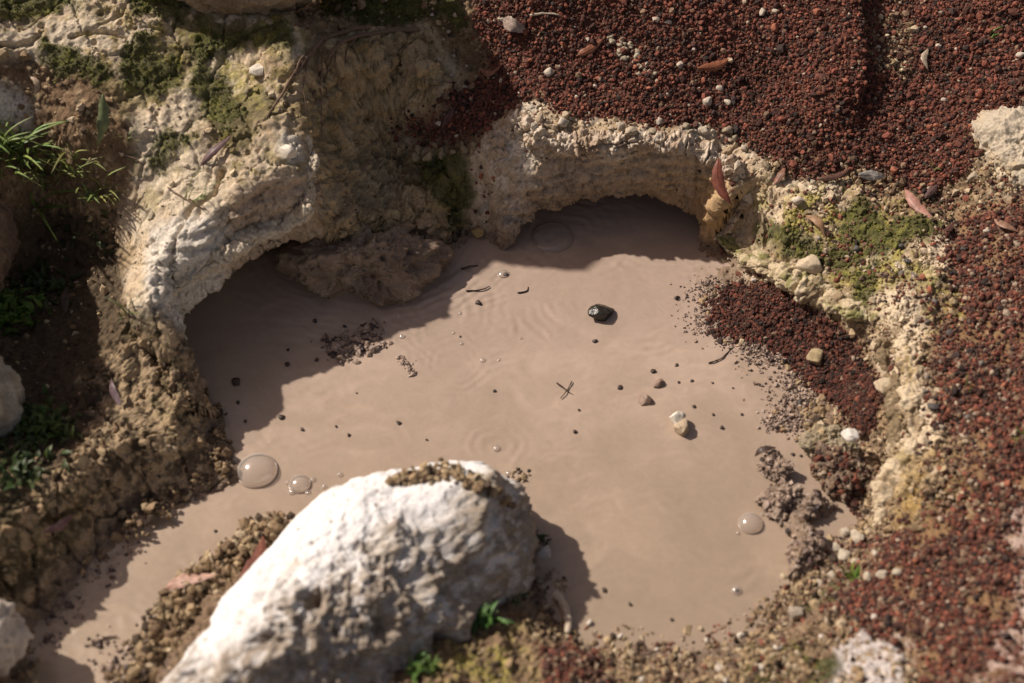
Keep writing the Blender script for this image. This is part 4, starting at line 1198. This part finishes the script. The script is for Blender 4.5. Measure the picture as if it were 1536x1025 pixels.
# ------------------------------------------------------------------ bubbles
M_bub = bpy.data.materials.new('bubble_film'); M_bub.use_nodes = True
nt = M_bub.node_tree; nt.nodes.clear()
out = nt.nodes.new('ShaderNodeOutputMaterial'); tr = nt.nodes.new('ShaderNodeBsdfTransparent'); gl = nt.nodes.new('ShaderNodeBsdfGlossy'); df = nt.nodes.new('ShaderNodeBsdfDiffuse')
tr.inputs[0].default_value = (1, .99, .98, 1); gl.inputs['Roughness'].default_value = .13; df.inputs[0].default_value = (.80, .73, .66, 1)
lw = nt.nodes.new('ShaderNodeLayerWeight'); lw.inputs['Blend'].default_value = .28
pw = nt.nodes.new('ShaderNodeMath'); pw.operation = 'MULTIPLY_ADD'; pw.inputs[1].default_value = .50; pw.inputs[2].default_value = .20
nt.links.new(lw.outputs['Facing'], pw.inputs[0])
m1 = nt.nodes.new('ShaderNodeMixShader'); m2 = nt.nodes.new('ShaderNodeMixShader'); m2.inputs[0].default_value = .55
nt.links.new(gl.outputs[0], m2.inputs[1]); nt.links.new(df.outputs[0], m2.inputs[2])
nt.links.new(pw.outputs[0], m1.inputs[0]); nt.links.new(tr.outputs[0], m1.inputs[1]); nt.links.new(m2.outputs[0], m1.inputs[2]); nt.links.new(m1.outputs[0], out.inputs[0])


def bubble(px, py, d_px, label, h=.72, group=None):
    c = at(px, py, 0)
    r = d_px * ((c - CAM) @ FW) / FPX / 2
    na, nb = 40, 14
    V, F = [], []
    for b_ in range(nb):
        th = pi / 2 * b_ / (nb - .5)
        for a in range(na):
            V.append((r * cos(th) * cos(2 * pi * a / na), r * cos(th) * sin(2 * pi * a / na), r * h * sin(th)))
    for b_ in range(nb - 1):
        for a in range(na):
            F.append((b_ * na + a, b_ * na + (a + 1) % na, (b_ + 1) * na + (a + 1) % na, (b_ + 1) * na + a))
    # close the crown with quads meeting on the last small ring
    base = (nb - 1) * na
    for a in range(0, na // 2 - 1):
        F.append((base + a, base + a + 1, base + na - 2 - a, base + na - 1 - a))
    o = bpy.data.objects.new('mud_bubble', None); COL.objects.link(o)
    o.empty_display_size = .01
    o.location = c
    mesh_np('film', V, F, M_bub, True, parent=o)
    # raised rim of mud round the foot
    bm_v, bm_f = [], []
    for i_ in range(na):
        for k_ in range(6):
            q = 2 * pi * k_ / 6
            R_ = r * 1.0 + r * .06 * cos(q)
            bm_v.append((R_ * cos(2 * pi * i_ / na), R_ * sin(2 * pi * i_ / na), .0012 + r * .045 * sin(q)))
            bm_f.append((i_ * 6 + k_, i_ * 6 + (k_ + 1) % 6, ((i_ + 1) % na) * 6 + (k_ + 1) % 6, ((i_ + 1) % na) * 6 + k_))
    mesh_np('foot_rim', bm_v, bm_f, M_mud, True, parent=o)
    return tag(o, label, 'bubble', group)


bubble(386, 707, 60, 'largest clear mud bubble, beside the left bank')
bubble(450, 727, 32, 'middle sized bubble just right of the largest one')
bubble(1126, 786, 36, 'clear bubble left of the row of mud clods')
bubble(745, 673, 11, 'tiny bubble in a ring of ripples behind the white boulder')
bubble(724, 541, 10, 'tiny bubble in the middle of the pool right of the swirl')
bubble(1105, 886, 16, 'small bubble near the lower right shore')
bubble(829, 357, 60, 'flat broad bubble in the shade under the arch', .18)
bubble(755, 411, 16, 'small bubble in the shade left of the arch', .5)
for q in ((598, 475, 8), (603, 505, 9), (692, 516, 6), (680, 500, 5), (762, 710, 9), (510, 712, 8), (486, 730, 7), (748, 540, 5), (690, 470, 5), (781, 508, 5), (352, 690, 10), (357, 718, 9), (348, 703, 7), (469, 720, 9), (438, 738, 11), (462, 739, 8), (1107, 800, 6), (432, 724, 8), (1143, 772, 6)):
    bubble(*q, 'very small bubble on the sunlit mud', group='very small bubbles on the mud')

# ------------------------------------------------------------------ leaves, twigs, roots
_leafm = {}


def leaf_mat(col, green=False):
    key = tuple(col)
    if key in _leafm: return _leafm[key]
    m, nt, b = new_mat('leaf')
    tc = nt.nodes.new('ShaderNodeTexCoord')
    n = nt.nodes.new('ShaderNodeTexNoise'); n.inputs['Scale'].default_value = 90; n.inputs['Detail'].default_value = 5
    nt.links.new(tc.outputs['Object'], n.inputs['Vector'])
    cr = nt.nodes.new('ShaderNodeValToRGB')
    cr.color_ramp.elements[0].position = .35; cr.color_ramp.elements[0].color = (*[q * .7 for q in col], 1)
    cr.color_ramp.elements[1].position = .65; cr.color_ramp.elements[1].color = (*[min(1, q * 1.25) for q in col], 1)
    nt.links.new(n.outputs['Fac'], cr.inputs[0]); nt.links.new(cr.outputs[0], b.inputs['Base Color'])
    b.inputs['Roughness'].default_value = .5; b.inputs['Specular IOR Level'].default_value = .35
    _leafm[key] = m
    return m


def strip(p1, p2, width, side, upv, arch, bend, nseg=14, prof=None, fold=.25):
    """lens-shaped blade from p1 to p2"""
    p1, p2 = np.array(p1), np.array(p2)
    V, F = [], []
    for i_ in range(nseg + 1):
        t_ = i_ / nseg
        w_ = (sin(pi * t_ ** .85) if prof is None else prof(t_)) * width / 2 * (random.uniform(.82, 1.12) if nseg > 10 else 1) + width * .02
        c_ = p1 + (p2 - p1) * t_ + upv * arch * sin(pi * t_) + side * bend * sin(pi * t_)
        if nseg > 10: c_ = c_ + upv * width * .10 * sin(t_ * 7 + width * 900)
        tw_ = .5 * (t_ - .5) if nseg > 10 else 0
        V += [c_ - side * w_ + upv * w_ * (fold - tw_), c_, c_ + side * w_ + upv * w_ * (fold + tw_)]
        if i_:
            a = (i_ - 1) * 3
            F += [(a, a + 1, a + 4, a + 3), (a + 1, a + 2, a + 5, a + 4)]
    return np.array(V), np.array(F)


def leaf(a, b_, w_px, col, label, lift=(.006, .006), arch=.006, bend=0.0, tilt=0.0, group=None, cat='leaf', fold=.25, stand=0.0):
    pa, na = on(*a); pb, nb = on(*b_)
    pa = pa + na * lift[0]; pb = pb + nb * lift[1]
    if stand:
        pa = at(*a, pa[2] + stand * .5); pb = at(*b_, pa[2] - stand)
        na = nb = (CAM - pa) / np.linalg.norm(CAM - pa)
    dist = (pa - CAM) @ FW
    wd = w_px * dist / FPX
    d = pb - pa; L_ = np.linalg.norm(d); d /= L_
    upv = na + nb; upv -= d * (upv @ d); upv /= np.linalg.norm(upv)
    side = np.cross(d, upv)
    side, upv = side * cos(tilt) + upv * sin(tilt), upv * cos(tilt) - side * sin(tilt)
    V, F = strip(pa, pb, wd, side, upv, arch, bend * L_, fold=fold)
    ob = mesh_np('fallen_leaf', V, F, leaf_mat(col), True)
    so = ob.modifiers.new('thick', 'SOLIDIFY'); so.thickness = .0006
    rebase(ob)
    rib = V[1::3] + upv * .0006
    ns_ = len(rib); RV, RF = [], []
    for i_ in range(ns_):
        rr = wd * .05 * (1 - .7 * i_ / (ns_ - 1))
        RV += [rib[i_] - side * rr, rib[i_] + upv * rr, rib[i_] + side * rr, rib[i_] - upv * rr]
        if i_:
            for q in range(4):
                RF.append(((i_ - 1) * 4 + q, (i_ - 1) * 4 + (q + 1) % 4, i_ * 4 + (q + 1) % 4, i_ * 4 + q))
    RV = np.array(RV) - np.array(ob.location)[None]
    mesh_np('midrib', RV, np.array(RF), leaf_mat(tuple(min(1, q * 1.35) for q in col)), True, parent=ob)
    return tag(ob, label, cat, group)


leaf((1078, 237), (1098, 308), 19, (.17, .055, .035), 'reddish brown leaf standing against the ochre right end of the arch', (.02, .012), .008, .14, stand=.07)
leaf((860, 84), (904, 56), 13, (.22, .085, .045), 'rust brown leaf in the gravel left of the tan pebble cluster', bend=.08)
leaf((1047, 101), (1098, 84), 14, (.27, .10, .05), 'orange brown leaf in the gravel right of the tan pebble cluster', bend=.1)
leaf((721, 104), (754, 97), 9, (.26, .12, .08), 'small curled brown leaf at the left edge of the upper gravel', bend=.3)
leaf((146, 150), (144, 217), 17, (.16, .19, .085), 'upright green leaf stuck in the brown dirt at the left', (.05, .01), .004, -.05)
leaf((302, 248), (348, 200), 13, (.10, .055, .055), 'dark purplish leaf lying on the mossy left rock', bend=.05)
leaf((47, 114), (48, 142), 9, (.40, .30, .21), 'pale crescent shaped leaf on the upper left dirt', bend=-.3)
leaf((1358, 284), (1402, 331), 14, (.33, .17, .13), 'pinkish brown leaf on the moss at the right', bend=.08)
leaf((1206, 324), (1239, 356), 12, (.30, .18, .10), 'light brown leaf on the moss right of the arch', bend=-.15)
leaf((1161, 279), (1177, 251), 11, (.22, .11, .075), 'small brown leaf at the edge of the gravel right of the arch', bend=.1)
leaf((1286, 260), (1327, 266), 15, (.34, .31, .28), 'silvery grey leaf at the lower edge of the upper gravel', fold=.4)
leaf((1222, 268), (1276, 252), 10, (.10, .05, .035), 'dark brown leaf left of the silvery grey one', bend=.12)
leaf((1385, 300), (1404, 276), 10, (.09, .05, .045), 'dark leaf just right of the pinkish brown one')
leaf((662, 192), (680, 158), 10, (.10, .045, .04), 'dark red leaf in the shaded gravel gully')
leaf((752, 28), (790, 48), 20, (.30, .23, .19), 'shrivelled grey leaf on the upper gravel near its left edge', fold=.7, arch=.012)
leaf((248, 890), (320, 872), 21, (.42, .26, .20), 'pinkish leaf lying across the crumbs beside the mud channel', (.012, .03), .01)
leaf((360, 868), (390, 818), 18, (.20, .08, .055), 'brown folded leaf between the crumbs and the white boulder', (.03, .035), .01, .12, fold=.6)
leaf((60, 797), (104, 760), 15, (.15, .085, .09), 'purple brown leaf on the soil of the lower left bank', (.012, .02), .008)
leaf((187, 612), (180, 578), 12, (.16, .11, .12), 'dull purple leaf standing in the soil left of the pool', (.012, .03), .006)
leaf((1388, 74), (1391, 106), 10, (.34, .27, .20), 'pale narrow leaf in the gravel near the upper right', bend=.2)
leaf((1131, 690), (1162, 684), 10, (.05, .03, .022), 'dark curled leaf on the mud clod by the pool', (.012, .03), .012, fold=.6)
leaf((1190, 392), (1222, 405), 10, (.30, .22, .13), 'tan leaf below the bright moss on the rim')
leaf((100, 470), (96, 440), 12, (.07, .05, .04), 'dark leaf in the shaded hollow left of the rock', (.01, .03))
leaf((1490, 330), (1530, 350), 12, (.26, .15, .10), 'brown leaf at the right edge under the cream rock', bend=.15)

M_wood = earth_mat('bark', rough=.85, bump=.5, bscale=150, base=(.17, .115, .08), var=.4, bdist=.002)
M_twig = earth_mat('dark_twig', rough=.7, bump=.3, bscale=200, base=(.05, .032, .024), var=.3, bdist=.001)
M_pale = earth_mat('pale_wood', rough=.8, bump=.4, bscale=150, base=(.50, .42, .32), var=.25, bdist=.002)


def tube(name, pts, r, mat, label, cat, taper=.5, group=None, lift=.004, absolute=False, wob_=.004):
    Pn = []
    for p in pts:
        if absolute: Pn.append(np.array(p, float))
        else:
            q, nn = on(*p[:2]); Pn.append(q + nn * (p[2] if len(p) > 2 else lift))
    Pn = np.array(Pn)
    m_ = len(Pn); fine = []
    for i_ in range(m_ - 1):
        p0, p1, p2, p3 = Pn[max(i_ - 1, 0)], Pn[i_], Pn[i_ + 1], Pn[min(i_ + 2, m_ - 1)]
        for t_ in np.linspace(0, 1, 9)[:-1]:
            fine.append(.5 * (2 * p1 + (p2 - p0) * t_ + (2 * p0 - 5 * p1 + 4 * p2 - p3) * t_ ** 2 + (3 * p1 - p0 - 3 * p2 + p3) * t_ ** 3))
    fine.append(Pn[-1]); fine = np.array(fine)
    fine += np.c_[fbm(fine, .03, 2, .5, 1.1), fbm(fine, .03, 2, .5, 4.1), fbm(fine, .03, 2, .5, 7.1)] * wob_
    n = len(fine); V, F = [], []
    for i_ in range(n):
        d = fine[min(i_ + 1, n - 1)] - fine[max(i_ - 1, 0)]; d /= np.linalg.norm(d) + 1e-9
        a = np.cross(d, (0.31, .2, .93)); a /= np.linalg.norm(a) + 1e-9; b_ = np.cross(d, a)
        rr = r * (1 - (1 - taper) * i_ / (n - 1)) * (1 + .15 * random.uniform(-1, 1))
        if i_ in (0, n - 1): rr *= .45
        for q in range(7):
            V.append(fine[i_] + rr * (a * cos(2 * pi * q / 7) + b_ * sin(2 * pi * q / 7)))
            if i_: F.append(((i_ - 1) * 7 + q, (i_ - 1) * 7 + (q + 1) % 7, i_ * 7 + (q + 1) % 7, i_ * 7 + q))
    o = mesh_np(name, np.array(V), np.array(F), mat, True)
    rebase(o)
    return tag(o, label, cat, group)


tube('root', [(625, 44), (590, 45), (560, 48), (520, 56), (498, 72), (482, 110), (470, 150)], .007, M_wood, 'thickest root along the top edge of the shaded rock', 'root', .4, lift=.006)
tube('root', [(552, 42), (515, 50), (480, 62), (448, 100), (420, 140), (398, 178)], .006, M_wood, 'long dark root running down the left rock beside the moss', 'root', .4, lift=.006)
RG = 'thin roots hanging down the top of the shaded rock'
for pts in ([(490, 60), (478, 90), (474, 120)], [(505, 62), (500, 95), (508, 130)], [(478, 66), (462, 90), (455, 128), (462, 165)], [(540, 50), (520, 72), (512, 100)], [(455, 85), (440, 108), (432, 135)], [(488, 75), (476, 112), (482, 160), (478, 200)],
            [(470, 70), (452, 92), (438, 96)], [(500, 80), (486, 120), (490, 150)]):
    tube('thin_root', pts, .0028, M_wood, 'thin brown root hanging among others at the top of the rock', 'root', .4, group=RG, lift=.008)
tube('bone_like_stick', [(832, 896, .012), (843, 905, .014), (850, 925, .012), (849, 950, .01)], .010, M_pale, 'pale bent stick on the soil right of the green sprout', 'stick', .75)
tube('twig', [(793, 25), (815, 23), (838, 22)], .0035, M_pale, 'short grey twig beside the shrivelled leaf at the top', 'twig')
tube('twig', [(692, 404, .003), (705, 402, .004), (717, 399, .003)], .0028, M_twig, 'short dark twig in the shaded mud left of the arch', 'twig')
tube('twig', [(698, 438, .002), (718, 436, .003), (736, 431, .002)], .0022, M_twig, 'thin dark twig along the shadow edge on the mud', 'twig')
tube('twig', [(776, 440, .002), (788, 438, .003), (792, 431, .002)], .002, M_twig, 'hook shaped dark twig on the sunlit mud', 'twig')
tube('twig', [(836, 576, .003), (848, 585, .004), (860, 592, .002)], .0018, M_twig, 'thin twig lying across another in the middle of the mud', 'twig')
tube('twig', [(858, 574, .003), (850, 588, .004), (840, 600, .002)], .0015, M_twig, 'fine forked twig crossing under the thin one in the mud', 'twig')
tube('twig', [(1062, 547, .002), (1080, 540, .003), (1098, 523, .003)], .002, M_twig, 'grey twig at the foot of the gravel fan', 'twig')
tube('twig', [(1148, 470), (1150, 448), (1146, 430)], .0015, M_wood, 'fine upright twig in the gravel fan', 'twig')
tube('twig', [(250, 280), (280, 300), (310, 312)], .0022, M_wood, 'brown twig on the left rock beside the grass sprig', 'twig')
tube('twig', [(185, 232), (200, 236), (212, 244)], .0022, M_wood, 'reddish twig at the edge of the left dirt', 'twig')
tube('twig', [(140, 968), (165, 958), (178, 955)], .0025, M_twig, 'dark twig in the mud channel at the bottom left', 'twig')

# ------------------------------------------------------------------ grass and weeds
M_grass = earth_mat('grass_blade', rough=.5, spec=.3, bump=.05, var=.15)


def tuft(name, px, py, n, length, width, spread_px, col, label, cat='grass', lean=(0, 0), droop=.5, broad=False, group=None):
    Vs, Fs, Cs, off = [], [], [], 0
    c0, nn0 = on(px, py)
    for _ in range(n):
        q = (px + random.gauss(0, spread_px), py + random.gauss(0, spread_px * .6))
        p, nn = on(*q)
        if np.linalg.norm(p - c0) > spread_px * .0034 + .01: p, nn = c0 + np.array((random.gauss(0, .4), random.gauss(0, .4), 0)) * spread_px * .0016, nn0
        a = random.uniform(0, 2 * pi)
        out_ = np.array((cos(a) + lean[0], sin(a) + lean[1], random.uniform(.4, 1.6))); out_ /= np.linalg.norm(out_)
        L_ = length * random.uniform(.5, 1.15)
        end = p + out_ * L_ - np.array((0, 0, 1)) * L_ * droop * random.uniform(.2, 1) * .5
        side = np.cross(out_, (0, 0, 1.)); side /= np.linalg.norm(side) + 1e-9
        upv = np.cross(side, out_)
        V, F = strip(p - nn * .004, end, width * random.uniform(.7, 1.2), side, upv, L_ * .16, random.uniform(-.1, .1) * L_, 8, None if broad else (lambda t_: (1 - t_) ** .6 * min(1, .5 + t_ * 3)), .3)
        Vs.append(V); Fs.append(F + off); off += len(V)
        Cs.append(np.tile(np.array(col) * random.uniform(.65, 1.35) * np.array((random.uniform(.85, 1.25), 1, 1)), (len(V), 1)))
    o = mesh_np(name, np.concatenate(Vs), np.concatenate(Fs), M_grass, True, np.concatenate(Cs))
    rebase(o)
    return tag(o, label, cat, group)


GR = (.19, .225, .065)
tuft('grass_tuft', 12, 240, 70, .15, .009, 24, (.135, .215, .05), 'thickest bright green grass tuft at the left edge beside the brown boulder', lean=(.3, .1))
tuft('grass_tuft', 62, 258, 90, .10, .007, 28, GR, 'yellowish grass tuft between the edge tuft and the dirt', lean=(.2, .1))
tuft('grass_tuft', 105, 262, 50, .08, .006, 24, GR, 'thin grass tuft below the pale patch of dirt', lean=(.2, .2))
tuft('grass_tuft', 120, 245, 8, .07, .005, 6, (.17, .21, .06), 'few pale blades of grass left of the upright green leaf')
tuft('grass_tuft', 190, 218, 9, .06, .004, 6, GR, 'small grass sprig on the edge of the left rock', lean=(.4, .3))
tuft('grass_tuft', 140, 298, 26, .08, .006, 14, GR, 'grass tuft at the upper rim of the dark hollow', lean=(.3, .0))
tuft('grass_tuft', 60, 320, 5, .16, .010, 10, (.13, .19, .04), 'broad drooping blades of grass over the dark hollow', lean=(.9, -.9), droop=1.0)
tuft('grass_tuft', 285, 302, 10, .10, .0035, 8, (.17, .21, .07), 'sprig of fine grass lying flat on the left rock', lean=(1.2, -.2), droop=.9)
tuft('grass_tuft', 190, 475, 10, .10, .004, 7, (.08, .11, .025), 'thin green blades below the whitish tip of the left rock')
tuft('weed_clump', 15, 470, 150, .040, .014, 26, (.08, .15, .025), 'leafy green weed at the left edge above the grey stone', 'weed', broad=True)
tuft('weed_clump', 60, 430, 90, .035, .012, 32, (.035, .055, .015), 'dark leafy weed in the hollow right of the edge weed', 'weed', broad=True)
tuft('weed_clump', 55, 640, 150, .035, .012, 28, (.05, .085, .018), 'dark green weed clump right of the pale grey stone', 'weed', broad=True)
tuft('weed_clump', 30, 700, 90, .035, .012, 30, (.035, .055, .015), 'shaded weed clump below the pale grey stone', 'weed', broad=True)
tuft('weed_clump', 130, 350, 60, .03, .010, 34, (.04, .05, .018), 'sparse dark weed on the upper slope of the hollow', 'weed', broad=True)
tuft('green_sprout', 715, 925, 60, .055, .011, 13, (.06, .15, .032), 'bright green leafy sprout at the foot of the white boulder', 'sprout', broad=True, lean=(0, -.1))
tuft('green_sprout', 765, 895, 22, .035, .009, 8, (.055, .125, .03), 'smaller green sprout right of the leafy one below the boulder', 'sprout', broad=True)
tuft('green_sprout', 632, 1000, 40, .040, .010, 11, (.085, .155, .035), 'green sprout at the bottom edge below the boulder', 'sprout', broad=True)
tuft('green_sprout', 805, 808, 24, .03, .009, 7, (.035, .055, .018), 'dark green plant tucked under the right end of the boulder', 'sprout', broad=True)
tuft('grass_sprout', 1488, 56, 8, .035, .004, 4, (.10, .20, .03), 'tiny green sprout in the gravel at the upper right', 'sprout')
tuft('grass_sprout', 1530, 655, 8, .06, .004, 5, (.14, .20, .04), 'thin grass blades at the right edge in the gravel', 'sprout')
tuft('grass_sprout', 1450, 582, 5, .045, .0035, 3, (.16, .19, .05), 'single thin grass sprout in the gravel right of the rim', 'sprout')
tuft('grass_sprout', 1276, 868, 16, .035, .006, 6, (.13, .20, .03), 'small green sprout among the heaped pale stones', 'sprout', broad=True)
tuft('grass_sprout', 1398, 255, 6, .03, .004, 4, (.13, .19, .04), 'tiny sprout below the red gravel near the pinkish leaf', 'sprout')

# ------------------------------------------------------------------ light, sky, camera
wd = bpy.data.worlds.new('World'); S.world = wd; wd.use_nodes = True
nt = wd.node_tree
bg = nt.nodes['Background']
sky = nt.nodes.new('ShaderNodeTexSky'); sky.sky_type = 'NISHITA'; sky.sun_disc = False
sky.sun_elevation = SUN_EL
to_sun = -SUN_AZ
sky.sun_rotation = math.atan2(to_sun[0], to_sun[1])
sky.dust_density = 2.0
tint = nt.nodes.new('ShaderNodeMixRGB'); tint.blend_type = 'MULTIPLY'; tint.inputs[0].default_value = 1.0; tint.inputs[2].default_value = (1.0, .72, .56, 1)
nt.links.new(sky.outputs[0], tint.inputs[1]); nt.links.new(tint.outputs[0], bg.inputs['Color'])
bg.inputs['Strength'].default_value = .07
sl = bpy.data.lights.new('sun', 'SUN'); sl.energy = 3.6; sl.angle = radians(1.0); sl.color = (1.0, .90, .80)
so = bpy.data.objects.new('sun', sl); COL.objects.link(so)
from mathutils import Vector
dv_ = Vector((SUN_AZ[0] * cos(SUN_EL), SUN_AZ[1] * cos(SUN_EL), -sin(SUN_EL)))
so.rotation_euler = dv_.to_track_quat('-Z', 'Y').to_euler()
so.location = (-3, 2, 4)

cam = bpy.data.cameras.new('camera'); co = bpy.data.objects.new('camera', cam); COL.objects.link(co)
cam.lens = 50; cam.sensor_width = 36; cam.clip_start = .05; cam.clip_end = 300
co.location = CAM; co.rotation_euler = (pi / 2 - PITCH, 0, 0)
cam.dof.use_dof = True; cam.dof.focus_distance = 3.42; cam.dof.aperture_fstop = 1.35
S.camera = co
S.view_settings.view_transform = 'Standard'; S.view_settings.look = 'None'; S.view_settings.exposure = 0.52; S.view_settings.gamma = 1.0
S.cycles.use_denoising = True
S.cycles.max_bounces = 6
S.cycles.transparent_max_bounces = 8
